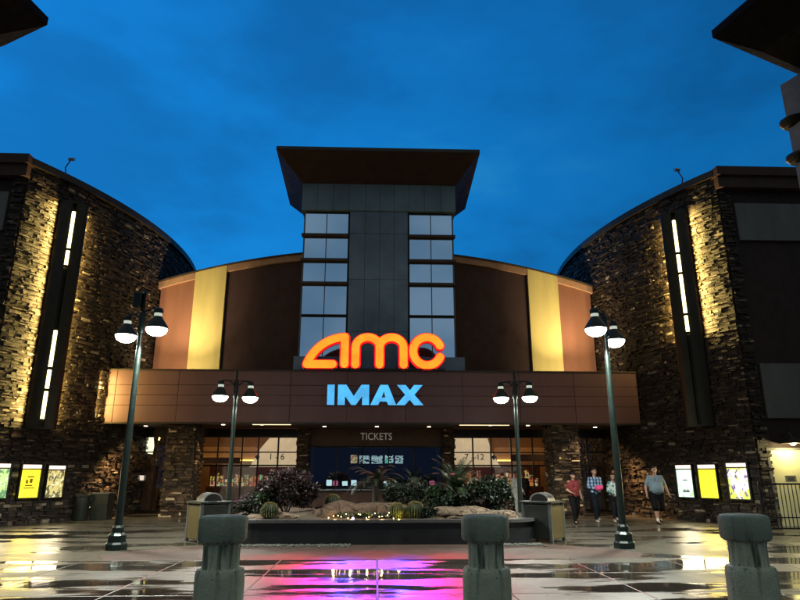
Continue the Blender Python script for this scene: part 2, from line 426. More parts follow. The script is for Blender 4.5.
    if cap_ is not None:
        b=bmesh.new(); ell(b,hd+U(0,.01,.07),(.09*k,.104*k,.07*k)); ell(b,hd+U(0,-.11,.065),(.06*k,.06*k,.012*k)); blend(b,'cap',cap_,body,.009,2)
    return body
m_eye=M('eye',(.02,.015,.012),.2,bump=0); m_white=M('white_cloth',(.7,.7,.66),.8)
m_hairb=M('black_hair',(.012,.009,.008),.5,scale=30)
m_blk=M('black_cloth',(.005,.005,.006),.8,spec=.1); m_nvy=M('dark_jeans',(.009,.011,.017),.8,spec=.1)
m_redc=M('red_cloth',(.15,.012,.016),.8); m_ltb=M('light_blue_cloth',(.16,.22,.27),.8)
def plaid():
    m,n_,b=newmat('plaid_cloth'); tc=n_.n('ShaderNodeTexCoord').outputs['Object']; sp_=n_.n('ShaderNodeSeparateXYZ'); n_.l(tc,sp_.inputs[0])
    fx_=n_.maprange(n_.math('FRACT',n_.math('MULTIPLY',sp_.outputs[0],9)),.45,.5,0,1); fz=n_.maprange(n_.math('FRACT',n_.math('MULTIPLY',sp_.outputs[2],9)),.45,.5,0,1)
    c=n_.mixc(fx_,(.03,.08,.2),(.3,.4,.55)); c=n_.mixc(n_.math('MULTIPLY',fz,.55),c,(.01,.02,.06)); n_.l(c,b.inputs['Base Color']); b.inputs['Roughness'].default_value=.85; return m
def patterned():
    m,n_,b=newmat('patterned_cloth'); tc=n_.n('ShaderNodeTexCoord').outputs['Object']
    c=n_.mixc(n_.maprange(n_.noise(tc,9,2),.48,.55),(.5,.6,.58),(.06,.16,.17)); n_.l(c,b.inputs['Base Color']); b.inputs['Roughness'].default_value=.85; return m
m_shoeb=M('black_shoe',(.015,.015,.015),.5); m_shoew=M('white_shoe',(.6,.6,.57),.6)
person((9.5,21.7,0),R(-4),'broad person in a light blue T-shirt and black shorts walking beside the right poster wall',1.86,1.14,.06,.26,m_ltb,'short',m_blk,True,m_shoeb,m_hairb,0,None,{-1:((.27,.04,1.14),(.29,-.06,.90)),1:((.28,.03,1.15),(.30,-.14,.92))},1.16)
person((6.72,21.85,0),R(8),'person in a red T-shirt, black cap and black trousers walking by the right stone pillar',1.66,1.05,0,.22,m_redc,'short',m_blk,False,m_shoeb,m_hairb,0,m_blk,{-1:((.23,.02,1.16),(.15,-.20,1.06)),1:((.235,.05,1.15),(.25,-.02,.92))},1.08)
pm=person((7.72,22.6,0),R(2),'person in a blue plaid shirt carrying a pink bundle between two companions',1.80,1.02,0,.24,plaid(),'long',m_nvy,False,m_shoew,m_hairb,0,None,{-1:((.23,-.0,1.16),(.08,-.25,1.10)),1:((.23,-.0,1.16),(.08,-.25,1.09))},1.0)
person((8.4,22.7,0),R(-6),'person with long black hair in patterned pale top, behind the right lamp post',1.62,.92,0,.2,patterned(),'long',m_nvy,False,m_shoew,m_hairb,.2,None,{-1:((.23,.02,1.14),(.12,-.20,1.05)),1:((.23,.03,1.15),(.24,-.05,.92))},.92)
b=bmesh.new(); ell(b,(0,0,0),(.15,.08,.09)); ell(b,(.08,-.02,.03),(.08,.07,.07)); ell(b,(-.08,0,.02),(.08,.07,.06))
o=blend(b,'bundle',M('pink_cloth',(.7,.06,.2),.7,emit=None),None,.012,2,.012); o.location=(7.73,22.25,1.14); tag(o,'bright pink bundle held at the waist by the person in plaid','bundle')
person((5.95,27.3,0),R(20),'person in a long white top standing just outside the right glass doors',1.72,1.0,0,.12,m_white,'long',m_white,False,m_shoew,m_hairb,0,None,None,1.)
person((6.9,30.0,0),R(0),'person in dark clothes inside the right lobby, seen through the door glass',1.7,1.0,0,.05,m_nvy,'long',m_blk,False,m_shoeb,m_hairb,0,None,None,1.)

# ---------------------------------------------------------------- world: blue hour, a paler western sky and an added neutral fill behind the camera
w=bpy.data.worlds.new('World'); sc.world=w; w.use_nodes=True
n=NT(w.node_tree); bg=w.node_tree.nodes['Background']
tc=n.n('ShaderNodeTexCoord').outputs['Generated']; sp=n.n('ShaderNodeSeparateXYZ'); n.l(tc,sp.inputs[0])
zz=sp.outputs[2]
cr=n.n('ShaderNodeValToRGB'); n.l(zz,cr.inputs[0]); e=cr.color_ramp
e.elements[0].position=0; e.elements[0].color=(.010,.19,.52,1)
e.elements[1].position=1; e.elements[1].color=(.003,.05,.18,1)
for p,c in ((.25,(.007,.195,.56)),(.45,(.005,.175,.53)),(.62,(.005,.15,.47))): x=e.elements.new(p); x.color=(*c,1)
cl=n.noise(n.map(tc,(1.4,1.4,3.2),(.3,.8,.2)),1.7,6,.55)
cl2=n.noise(n.map(tc,(1,1,2.2),(2.3,.1,.9)),5.,5,.6)
cf=n.math('ADD',n.math('MULTIPLY',cl,.75),n.math('MULTIPLY',cl2,.25))
dk=n.maprange(cf,.42,.62,0,.6,True)
base=n.mixc(dk,cr.outputs[0],(.004,.085,.27))
lt=n.maprange(cf,.30,.44,.55,0,True)
base=n.mixc(lt,base,(.02,.25,.58))
side=n.maprange(sp.outputs[0],-.5,.6,1.42,.70)
sv=n.n('ShaderNodeCombineColor'); [n.l(side,sv.inputs[i]) for i in range(3)]
base=n.mixc(1,base,sv.outputs[0],'MULTIPLY')
# western afterglow
ax_=n.math('ABSOLUTE',sp.outputs[0])
back=n.math('MULTIPLY',n.maprange(ax_,.25,.5,1,0,True),n.math('MULTIPLY',n.maprange(sp.outputs[1],-.3,-.6,0,1,True),n.math('MULTIPLY',n.maprange(zz,.06,.2,.0,1,True),n.maprange(zz,.5,.62,1,0,True))))
rear_fill=n.maprange(sp.outputs[1],.5,.02,0,.96,True)  # neutral band added behind the camera to light bollards and walls
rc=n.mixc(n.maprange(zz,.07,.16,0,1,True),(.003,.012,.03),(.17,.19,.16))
base=n.mixc(rear_fill,base,rc)
glow=n.mixc(n.maprange(cl2,.38,.62),(.07,.16,.28),(.15,.25,.37))
base=n.mixc(n.math('MULTIPLY',back,.9),base,glow)
tx=n.n('ShaderNodeTexSky'); tx.sky_type='NISHITA'; tx.sun_disc=False; tx.sun_elevation=R(1); tx.sun_rotation=R(180)
base=n.mixc(.0004,base,tx.outputs[0])
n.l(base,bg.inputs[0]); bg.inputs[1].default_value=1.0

# ---------------------------------------------------------------- ground
def sheet(name,pts,z,mat):
    mb=MB(); mb.face([(x,y,z) for x,y in pts]); return tag(mb.build(name,mat),kind='structure')
sheet('ground',[(-400,-60),(400,-60),(400,600),(-400,600)],0,m_plaza)
sheet('paving',[(-17,-8),(17,-8),(17,13.0),(-17,13.0)],.004,m_wetslab)
pts=[(-4.2,13.0),(4.2,13.0)]
for i in range(9):
    a=i/8*PI/2; pts.append((4.2+1.6*math.sin(a)-0+0,13.0+.0+ (1-math.cos(a))*2.0))
for i in range(9):
    a=i/8*PI/2; pts.append((-5.8+1.6*(1-math.cos(a)),15.0-2.0*math.sin(a)) if False else (-5.8+(1-math.cos(a))*0,15.0))
# simple lobed outline of the brick band in front of the planter
pts=[(-5.2,13.0),(5.2,13.0),(5.6,13.7),(5.3,14.5),(4.6,15.2),(3.8,15.8),(-3.8,15.8),(-4.6,15.2),(-5.3,14.5),(-5.6,13.7)]
sheet('path',pts,.004,m_brick)

# ---------------------------------------------------------------- curved stone wings
CR,CY,CX=18.9,30.,28.95
WH=12.5
def arcp(s,a,off=0.): r=CR+off; return (s*(CX-r*math.cos(a)),CY-r*math.sin(a))
def stones(mb,tones,frame,length,z0,z1,rr,hole=None):
    """ledge stone courses; frame(u)->(origin xy, outward normal xy, tangent xy)"""
    z=z0
    while z<z1-.02:
        h=min(rr.choice((.035,.05,.065,.1))+rr.uniform(0,.02),z1-z)
        u=-rr.uniform(0,.3)
        while u<length:
            l=rr.uniform(.08,.38)*rr.choice((.7,1,1,1.3)); u0=max(0,u)+.006; u1=min(length,u+l)-.006
            u+=l
            if u1-u0<.03: continue
            d=rr.choice((.02,.035,.05,.07,.095))+rr.uniform(0,.02)
            t=min(1,max(0,rr.gauss(.45,.27)))
            (ox,oy),(nx,ny)=frame(u0); (px,py),(mx,my)=frame(u1)
            tl=rr.uniform(-.012,.012); tz=rr.uniform(-.012,.012)
            q=[]
            for zz_,tt in ((z+.005,-tz),(z+h-.005,tz)):
                q.append(mb.bm.verts.new((ox,oy,zz_))); q.append(mb.bm.verts.new((px,py,zz_)))
                q.append(mb.bm.verts.new((px+mx*(d+tt+tl),py+my*(d+tt+tl),zz_+rr.uniform(-.004,.004)))); q.append(mb.bm.verts.new((ox+nx*(d+tt-tl),oy+ny*(d+tt-tl),zz_+rr.uniform(-.004,.004))))
            f=mb.bm.faces
            for idx in ((3,2,6,7),(0,3,7,4),(2,1,5,6),(7,6,5,4),(0,1,2,3)):
                f.new([q[i] for i in idx]); tones.append(t)
        z+=h
A0=math.asin(9.4/18.9); A1=-.35
def curved_wing(s,label):
    root=empty('stone_building',(s*12.6,20.6,0),label,'building')
    # backing
    mb=MB(); N=40; lo=[];hi=[]
    for i in range(N+1):
        a=A0+(A1-A0)*i/N; x,y=arcp(s,a); lo.append(mb.bm.verts.new((x,y,0))); hi.append(mb.bm.verts.new((x,y,WH)))
    for i in range(N): mb.bm.faces.new((lo[i],lo[i+1],hi[i+1],hi[i]))
    W(mb,'wall',m_mortar,root)
    mb=MB(); tones=[]; rr=random.Random(11 if s<0 else 12)
    L=(A0+.16)*CR
    def fr(u):
        a=A0-u/CR; return arcp(s,a),(-s*math.cos(a),-math.sin(a))
    stones(mb,tones,fr,L,0,WH-.25,rr)
    # recessed-end return of stone around the corner
    def fr2(u): return (s*(12.55+u),20.6),(0,-1)
    stones(mb,tones,fr2,.42,0,WH-.25,rr)
    o=W(mb,'stone_cladding',m_stone,root); attr_tone(o,tones)
    # coping following the curve
    mb=MB(); prev=None
    for i in range(N+1):
        a=A0+(A1-A0)*i/N
        ring=[mb.bm.verts.new((*arcp(s,a,of),z)) for of,z in ((.2,WH-.24),(.2,WH+.02),(-.3,WH+.02),(-.3,WH-.24))]
        if prev:
            for k in range(4): mb.bm.faces.new((prev[k],prev[(k+1)%4],ring[(k+1)%4],ring[k]))
        else: mb.bm.faces.new(ring)
        prev=ring
    mb.bm.faces.new(prev)
    W(mb,'coping',m_bronze,root)
    mb=MB(); xs=sorted((s*12.5,s*12.96)); mb.box(xs[0],xs[1],20.64,21.2,0,WH-.3); W(mb,'corner_backing',m_mortar,root)
    # flat wall beside the curve
    mb=MB(); xs=sorted((s*12.95,s*24)); mb.box(xs[0],xs[1],20.62,21.2,0,WH-.3)
    W(mb,'side_wall',m_dark,root)
    mb=MB(); xs=sorted((s*12.4,s*24)); mb.box(xs[0],xs[1],20.2,21.3,WH-.3,WH+.04); mb.box(xs[0]+.05,xs[1]-.05,20.32,20.6,WH-.75,WH-.3)
    W(mb,'cornice',m_brown,root)
    for z0,z1 in ((9.75,11.2),(3.4,5.25)):
        mb=MB(); xs=sorted((s*13.05,s*19.5)); mb.box(xs[0],xs[1],20.5,20.617,z0,z1,.01)
        for k in range(1,3):
            pass
        W(mb,'wall_panel',m_greypanel,root)
    # roof
    mb=MB(); pl=[arcp(s,A0+(A1-A0)*i/20,-.2) for i in range(21)]+[(s*24,36.5),(s*24,21.1)]
    mb.prism(pl,WH-.5,WH-.1,'Z'); W(mb,'roof',m_roofdark,root)
    return root
wingL=curved_wing(-1,'curved dark ledge stone building on the left, tube sconce lit in two stretches')
wingR=curved_wing(1,'curved dark ledge stone building on the right, beside the iron gate')

# vertical tube sconces ------------------------------------------------
m_tube=E('tube_glow',(1.,.82,.33),6)
m_house=M('sconce_metal',(.035,.03,.02),.4,metal=.6)
def sconce(s,segs,z0,z1,label,lit):
    a=.5209-.115 if False else math.asin((CY-22.28)/CR)
    x,y=arcp(s,a,0); nx,ny=-s*math.cos(a),-math.sin(a)
    rn=math.atan2(ny,nx); rz=R(-54) if s<0 else R(-126)   # local +x = slot direction
    root=empty('wall_sconce',(x,y,z0),label,'wall light','tall wall sconces on the curved stone walls',rz)
    H=z1-z0
    def arc(r0,r1,a0,a1,zb,zt,N=10):
        mb=MB(); ring=[]
        pts=[(r0*math.cos(t)*.45,r0*math.sin(t)*1.1) for t in [a0+(a1-a0)*i/N for i in range(N+1)]]+[(r1*math.cos(t)*.45,r1*math.sin(t)*1.1) for t in [a1+(a0-a1)*i/N for i in range(N+1)]]
        mb.prism([(p[0]+.30,p[1]) for p in pts],zb,zt,'Z'); return mb
    # two curved side shields leave a slot for the tube in front
    for sg in (-1,1):
        lo,hi=(.14,1.57) if sg>0 else (-1.57,-.14)
        arc(.46,.43,lo,hi,0,H).build('side_shield',m_house,root,smooth=True)
    mb=arc(.47,.0001,-1.57,1.57,H,H+.07); mb.build('top_cap',m_house,root)
    mb=arc(.47,.0001,-1.57,1.57,-.07,0); mb.build('bottom_cap',m_house,root)
    mb=MB(); mb.box(.26,.3,-.4,.4,0,H); mb.build('back_plate',m_house,root)
    boxes('bracket',m_house,root,[(.1,.34,-.62,.62,z_-z0-.02,z_-z0+.02) for z_ in segs['bands']],.005,False)
    for (u0,u1) in segs['tubes']:
        mb=MB(); mb.cyl((.5,0,u0-z0),(.5,0,u1-z0),.058,.058,14); t=mb.build('light_tube',m_tube,root,smooth=True)
        for zq in (u0-z0-.06,u1-z0): MB().cyl((.5,0,zq),(.5,0,zq+.06),.07,.07,12).build('tube_socket',m_house,t)
    # strip lamps behind the shields wash the stone on either side
    for (u0,u1,pw) in lit:
        for sg in (-1,1):
            l=light('backlight_lamp','AREA',(.14,sg*.36,(u0+u1)/2-z0),pw*(.85 if sg==s else .5),(1,.72,.21),.1,root,sizey=(u1-u0))
            dr=rn-rz; rt=Matrix.Rotation(dr,4,'Z'); l.location=rt@Vector((.2,sg*(.72 if sg==s else .5),(u0+u1)/2-z0)); d=(rt@Vector((-.5,sg*1.,0))).normalized()
            zc=Vector((0,0,1)); xa=(-d); # local -Z = d
            lz=-d; ly=zc; lx=ly.cross(lz)
            l.matrix_local=Matrix.Translation(l.location)@Matrix((lx,ly,lz)).transposed().to_4x4()
    return root
sconce(-1,{'bands':(4.4,5.15,7.3,9.55),'tubes':((3.42,4.35),(4.45,5.1),(5.2,6.5),(8.95,9.5),(9.6,11.05))},3.15,11.4,'tall half round wall sconce on the left curved stone wall, lit top and bottom',((3.3,7.4,200),(7.4,11.3,230)))
sconce(1,{'bands':(3.5,4.9,7.3,8.9,9.7),'tubes':((6.65,7.25),(7.35,8.85),(8.95,9.65),(9.75,11.05))},3.3,11.4,'tall half round wall sconce on the right curved stone wall, dark below the middle',((6.6,11.3,330),))

# posters ------------------------------------------------------------------
m_hdr=E('poster_header_light',(1,.8,.68),1.5)
def poster(s,Y,mat,label,z0=.86,z1=1.86,extra=None):
    a=math.asin((CY-Y)/CR); x,y=arcp(s,a,.12); nx,ny=-s*math.cos(a),-math.sin(a); rz=math.atan2(ny,nx)
    root=empty('poster_case',(x,y,z0-.1),label,'poster','lit poster cases on the curved stone walls',rz)
    h=z1-z0+.2
    mb=MB()
    for b in ((0,.1,-.42,-.36,0,h),(0,.1,.36,.42,0,h),(0,.1,-.36,.36,0,.05),(0,.1,-.36,.36,h-.04,h)): mb.box(*b,.004)
    mb.build('frame',m_black,root)
    MB().box(.0,.05,-.36,.36,.05,h-.2).build('poster_sheet',mat,root)
    MB().box(.0,.06,-.36,.36,h-.16,h-.04).build('header_light',m_hdr,root)
    light('poster_glow','AREA',(.13,0,h*.5),26,(1,.74,.2) if 'yellow' in label else (1,.82,.5),.6,root,sizey=.9).rotation_euler=(0,R(-90),0)
    if extra: extra(root,h)
    return root
def bars(col,items,sh=0.):
    mt=M('poster_ink',col,.5,bump=0)
    def f(root,h):
        mb=MB()
        for (y0,y1,za,zb) in items: mb.box(.051,.054,y0,y1,za,zb)
        mb.build('print',mt,root)
    return f
p_white=poster_mat('poster_white',(.75,.95,.8),[((.5,.75,.45),.6,4)],1.3)
p_yell=poster_mat('poster_yellow',(1.,.86,.02),[((.95,.95,.55),.66,3)],1.5)
p_yell2=poster_mat('poster_yellow_print',(1.,.86,.02),[((.9,.6,.02),.64,7)],1.45)
p_multi=poster_mat('poster_collage',(.95,.88,.95),[((.75,.85,.1),.5,4),((.2,.12,.3),.58,7),((.9,.5,.2),.66,9)],1.2)
p_multi2=poster_mat('poster_art',(.75,.62,.2),[((.12,.1,.03),.5,6),((.9,.85,.5),.57,8)],1.1)
p_green=poster_mat('poster_green',(.6,.85,.3),[((.1,.3,.1),.5,5),((.9,.9,.7),.6,8)],1.2)
poster(-1,22.15,p_yell2,'lit plain yellow poster on the left stone wall, middle of three',.9,1.85,bars((.6,.3,.02),[(-.16,.12,.42,.46),(-.14,-.06,.5,.62),(.0,.1,.52,.66),(-.1,.14,.7,.74),(-.2,.2,.34,.37)]))
poster(-1,23.05,p_multi2,'lit brown and gold patterned poster on the left stone wall, nearest the bin',.88,1.83)
poster(-1,21.15,p_green,'lit green and white poster on the left stone wall, cut off by the picture edge',.92,1.87)
poster(1,23.1,p_white,'lit white poster with a small dark title, on the right stone wall',.86,1.86,bars((.05,.12,.05),[(-.15,.15,.22,.27),(-.12,-.02,.28,.31),(.02,.13,.28,.31),(-.1,.1,.62,.65)]))
poster(1,22.2,p_yell,'lit bright yellow poster with a pale figure, on the right stone wall',.86,1.86)
poster(1,21.2,p_multi,'lit colourful collage poster on the right stone wall, nearest the gate',.86,1.9)

# small floodlights on the roof edge
for s,l in ((-1,'small floodlight on a short arm above the left stone building roof edge'),(1,'small floodlight on a short arm above the right stone building roof edge')):
    a=A0-.07; x,y=arcp(s,a,.1)
    r=empty('roof_floodlight',(x,y,WH),l,'floodlight')
    MB().tube([(0,0,0),(0,-.1,.25),(s*-.25,-.3,.42)],.022).build('arm',m_bronze,r)
    mb=MB(); mb.box(-.1,.1,-.08,.08,-.06,.06,.01,mat=Matrix.Translation((s*-.33,-.36,.46))@Matrix.Rotation(R(35),4,'X')); mb.build('lamp_head',m_chrome,r)

# ---------------------------------------------------------------- cinema building
cin=empty('cinema_building',(0,28,0),'brown cinema building with curved roofline, yellow stripes and a long panelled canopy','building')
def arcz(x): # roof curve
    return 11.75-.0164*x*x
def wallpanel(x0,x1,mat,y,top=0.,z0=4.9,th=.3,name='wall_panel'):
    N=max(2,int(abs(x1-x0)/.3)); pts=[(x0,z0)]+[(x1,z0)]+[(x1+(x0-x1)*i/N,arcz(x1+(x0-x1)*i/N)-top) for i in range(N+1)]
    mb=MB(); mb.prism(pts,y,y+th); return W(mb,name,mat,cin)
KX=.9267
WY=27.8
wallpanel(-10.85*KX,10.85*KX,m_darkbrown,WY+.1,.02,3.72,.4,'wall')
for s in (-1,1):
    a,b=sorted((s*9.12*KX,s*10.8*KX)); wallpanel(a,b,m_tan,WY,.2,5.01,.1)
    a,b=sorted((s*7.6*KX,s*9.12*KX)); wallpanel(a,b,m_yellow,WY-.17,-.03,5.01,.27,'yellow_stripe')
    a,b=sorted((s*3.4,s*7.6*KX)); wallpanel(a,b,m_darkbrown,WY,.2,5.01,.1)
    for (p,q) in ((9.12*KX,10.9*KX),(3.46,7.6*KX)):
        x0,x1=sorted((s*p,s*q)); N=16
        pts=[(x0+(x1-x0)*i/N,arcz(x0+(x1-x0)*i/N)+.03) for i in range(N+1)]+[(x1+(x0-x1)*i/N,arcz(x1+(x0-x1)*i/N)-.26) for i in range(N+1)]
        mb=MB(); mb.prism(pts,WY-.14,WY+.1); W(mb,'edge_band',m_peach,cin)
N=40; hw=10.9*KX
pts=[(-hw+2*hw*i/N,arcz(-hw+2*hw*i/N)+.09) for i in range(N+1)]+[(hw-2*hw*i/N,arcz(hw-2*hw*i/N)+.035) for i in range(N+1)]
mb=MB(); mb.prism(pts,WY-.25,36); W(mb,'roof',m_bronze,cin)
for s,(a,b) in ((-1,(-11.1,-9.8)),(1,(9.6,11.0))):
    mb=MB(); mb.box(a,b,36.1,38.5,10,13.4,.02); W(mb,'roof_block',m_tan,cin)
for s in (-1,1):
    a,b=sorted((s*9.8,s*10.02)); mb=MB(); mb.box(a,b,28.32,45,3.72,10.0); W(mb,'wall',m_brown,cin)

# canopy: panels with open joints
cn=MB()
xs=[-10.68,-10.35,-7.9,-5.65,-3.46,-1.2,1.14,3.44,5.75,8.0,10.62]
zs=[3.56,4.22,4.63,5.03,5.62]
for i in range(len(xs)-1):
    for j in range(4):
        cn.box(xs[i]+.008,xs[i+1]-.008,24.98,25.03,zs[j]+.007,zs[j+1]-.007,.006)
W(cn,'canopy_fascia',m_fascia,cin)
mb=MB(); mb.box(-10.66,10.6,25.035,25.3,3.58,5.6); W(mb,'canopy_core',m_black,cin)
boxes('canopy_trim',m_bronze,cin,[(-10.72,10.66,24.94,25.32,5.6,5.66),(-10.72,10.66,24.95,25.05,3.5,3.555)],.008)
boxes('canopy_soffit',m_soffit,cin,[(-10.6,10.6,25.31,28.0,3.555,3.7)]); boxes('canopy_deck',m_roofdark,cin,[(-10.3,10.3,25.31,27.75,4.85,5.0)])
m_down=E('downlight_lens',(1,.78,.5),7)
dl=[(-9.6,26.6),(-6.2,25.7),(-4.65,25.7),(-2.2,26.6),(0,26.6),(2.2,26.6),(4.65,25.7),(6.2,25.7),(9.3,26.6),(-7.8,27.2),(7.6,27.2)]
for x,y in dl:
    q=W(MB().cyl((x,y,3.535),(x,y,3.552),.11,.11,20),'downlight_rim',m_bronze,cin)
    q=W(MB().cyl((x,y,3.52),(x,y,3.534),.075,.075,16),'downlight',m_down,cin)
for x,y,pw in ((-9.6,26.6,150),(-4.65,25.7,20),(4.65,25.7,20),(9.3,26.6,170),(-7.8,27.2,25),(7.6,27.2,25)):
    light('canopy_downlight','SPOT',(x,y,3.5),pw,(1,.62,.26),.06,None,(x,y,0),120,.6)
# linear cove lights along the canopy's lower edge
mcv=E('cove_light',(1,.72,.4),2.2)
boxes('cove_light',mcv,cin,[(a,b,25.06,25.12,3.48,3.498) for a,b in ((-4.9,-3.4),(3.3,5.3))])

# tower
T=MB(); T.box(-3.42,3.42,26.75,31,5.0,14.55); W(T,'tower_core',m_black,cin)
cl=MB()
xs=[-1.33,-.62,.05,.7,1.33]; zs=[5.66,7.6,10.0,12.2,13.3]
for i in range(4):
    for j in range(4): cl.box(xs[i]+.006,xs[i+1]-.006,26.5,26.75,zs[j]+.006,zs[j+1]-.006,.006)
W(cl,'tower_cladding',m_tower,cin)
cl=MB(); xs=[-3.55,-2.85,-2.1,-1.4,-.62,.05,.7,1.4,2.1,2.85,3.55]
for i in range(10): cl.box(xs[i]+.005,xs[i+1]-.005,26.42,26.75,13.3,14.62,.006)
for s in (-1,1):
    a,b=sorted((s*3.42,s*3.55)); cl.box(a,b,26.76,31,13.3,14.62,.006)
W(cl,'tower_head',m_towerband,cin)
boxes('tower_side',m_tower,cin,[(-3.46,-3.42,26.76,31,5.0,13.3),(3.42,3.46,26.76,31,5.0,13.3)])
mb=MB(); mb.box(-3.45,3.62,25.34,26.48,5.0,6.28,.01); W(mb,'tower_ledge',m_tower,cin)
# windows with panes
lv=[(6.3,8.28),(8.36,9.72),(9.86,10.8),(10.98,12.0),(12.16,13.2)]
for s in (-1,1):
    x0,x1=sorted((s*1.38,s*3.4)); xm=(x0+x1)/2
    for k,(a,b) in enumerate(lv):
        p=MB()
        for q0,q1 in ((x0+.03,xm-.02),(xm+.02,x1-.03)): p.box(q0,q1,26.58,26.6,a+.03,b-.03)
        pane=None
        f=MB(); f.box(x0,x0+.03,26.54,26.66,a,b); f.box(x1-.03,x1,26.54,26.66,a,b); f.box(xm-.02,xm+.02,26.56,26.66,a,b)
        f.box(x0+.03,xm-.02,26.56,26.66,a,a+.03); f.box(xm+.02,x1-.03,26.56,26.66,a,a+.03); f.box(x0+.03,xm-.02,26.56,26.66,b-.03,b); f.box(xm+.02,x1-.03,26.56,26.66,b-.03,b)
        fo=W(f,'window',m_winframe,cin)
        po=p.build('pane',m_skyglass); po.parent=fo; po.matrix_parent_inverse=Matrix.Identity(4)
    boxes('sunshade',m_sunshade,cin,[(x0-.08*(s<0)-.02,x1+.08*(s>0)+.02,26.36,26.7,z0,z1) for z0,z1 in ((9.74,9.84),(10.83,10.93),(12.03,12.13))],.008)
# flared roof: thin edge, sloped soffit
rf=MB(); eh=15.3
top=[(-4.5,24.55,eh),(4.42,24.55,eh),(4.6,30.6,eh),(-4.68,30.4,eh)]
inn=[(-3.56,26.42,14.63),(3.56,26.42,14.63),(3.56,31,14.63),(-3.56,31,14.63)]
tv=[rf.bm.verts.new(p) for p in top]; iv=[rf.bm.verts.new(p) for p in inn]
for i in range(4):
    j=(i+1)%4; rf.bm.faces.new((tv[i],tv[j],iv[j],iv[i]))
rf.bm.faces.new(iv)
W(rf,'roof_soffit',m_wood,cin)
rf=MB(); rf.prism([(-4.52,24.52),(4.44,24.52),(4.62,30.62),(-4.7,30.42)],eh+.004,eh+.16,'Z'); W(rf,'roof',m_bronze,cin)

# flood lamps on the canopy deck light the outer wall panels (with side doors that cut the beam)
for s in (-1,1):
    for j,fxx in enumerate((8.15,9.2)):
        sd_='left' if s<0 else 'right'
        r=empty('floodlight',(s*fxx,25.85,5.0),sd_+' deck floodlight behind the canopy edge under the '+('yellow stripe' if j==0 else 'outer tan panel'),'floodlight','deck floodlights behind the canopy edge')
        MB().box(-.22,.22,-.2,-.14,.05,.3,.01).build('housing',m_black,r)
        xx=-s*.2; MB().box(xx-.006,xx+.006,-.12,.16,.0,.74).build('barn_door',m_black,r)
        light('deck_flood','SPOT',(0,.0,.2),200,(1,.80,.46),.03,r,target=(s*-.1,1.95,4.0),spot=150,blend=1.)
        light('deck_flood','SPOT',(0,.0,.2),1050,(1,.80,.46),.03,r,target=(s*-.1,1.95,6.4),spot=72,blend=1.)

# stone piers under the canopy
def pier(x0,x1,y0,y1,h,label,seed,mat=m_stone_lit):
    root=empty('stone_pillar',((x0+x1)/2,(y0+y1)/2,0),label,'pillar','stone pillars under the canopy')
    mb=MB(); mb.box(x0,x1,y0,y1,0,h); W(mb,'core',m_mortar,root)
    mb=MB(); t=[]; rr=random.Random(seed)
    stones(mb,t,lambda u:((x0+u,y0),(0,-1)),x1-x0,0,h,rr)
    stones(mb,t,lambda u:((x0,y0+u),(-1,0)),y1-y0,0,h,rr)
    stones(mb,t,lambda u:((x1,y0+u),(1,0)),y1-y0,0,h,rr)
    o=W(mb,'stone_cladding',mat,root); attr_tone(o,t)
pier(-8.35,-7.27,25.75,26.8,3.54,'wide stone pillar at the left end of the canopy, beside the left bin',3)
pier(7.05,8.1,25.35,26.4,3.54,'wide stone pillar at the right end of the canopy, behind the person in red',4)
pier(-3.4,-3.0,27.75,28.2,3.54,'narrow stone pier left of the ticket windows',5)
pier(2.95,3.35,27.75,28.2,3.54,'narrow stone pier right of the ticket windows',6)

# shopfront ------------------------------------------------------------
m_header=M('brown_header',(.10,.05,.035),.7)
mb=MB(); mb.box(-2.98,2.93,27.96,28.15,2.8,3.54); mb.box(-2.98,2.93,27.9,28.15,0,.92); W(mb,'ticket_wall',m_header,cin)
mb=MB(); mb.box(-2.95,2.9,27.72,28.1,.925,.98,.01); W(mb,'counter_ledge',m_chrome,cin)
# ticket windows
xsT=[-2.92,-1.77,-.62,.53,1.68,2.83]
f=MB()
for x in xsT: f.box(x-.03,x+.03,27.98,28.08,.985,2.79)
f.box(-2.92,2.83,27.975,28.085,2.73,2.795)
fo=W(f,'ticket_window',m_alum,cin)
p=MB()
for a,b in zip(xsT[:-1],xsT[1:]): p.box(a+.035,b-.035,28.02,28.03,.99,2.72)
po=p.build('pane',m_ticketglass); po.parent=fo
def shopfront(x0,x1,uprights,label):
    f=MB(); 
    for x in uprights: f.box(x-.03,x+.03,28.0,28.1,0,3.15)
    f.box(x0,x1,27.98,28.12,3.15,3.54); 
    u=sorted(uprights)
    for a,b in zip(u[:-1],u[1:]):
        for z,h in ((1.93,.07),(.05,.1),(2.5,.05)):
            f.box(a+.032,b-.032,28.02,28.09,z,z+h)
    fo=W(f,'shopfront',m_alum,cin)
    p=MB()
    for a,b in zip(u[:-1],u[1:]): p.box(a+.034,b-.034,28.04,28.05,.16,3.14)
    po=p.build('pane',m_glass); po.parent=fo
    fo['label']=label
uL=[-10.3,-9.55,-8.55,-7.93,-6.9,-5.85+.0,-5.15,-4.3,-3.45]
shopfront(-10.3,-3.42,uL,'left glazed shopfront')
uR=[3.38,4.25,5.05,5.95,6.9,7.95,8.7,9.35,10.25]
shopfront(3.36,10.3,uR,'right glazed shopfront')
# transom boxes over the doors
boxes('transom',m_header,cin,[(-7.9,-5.9,27.96,28.0,2.05,2.3),(5.98,7.92,27.96,28.0,2.15,2.45)])

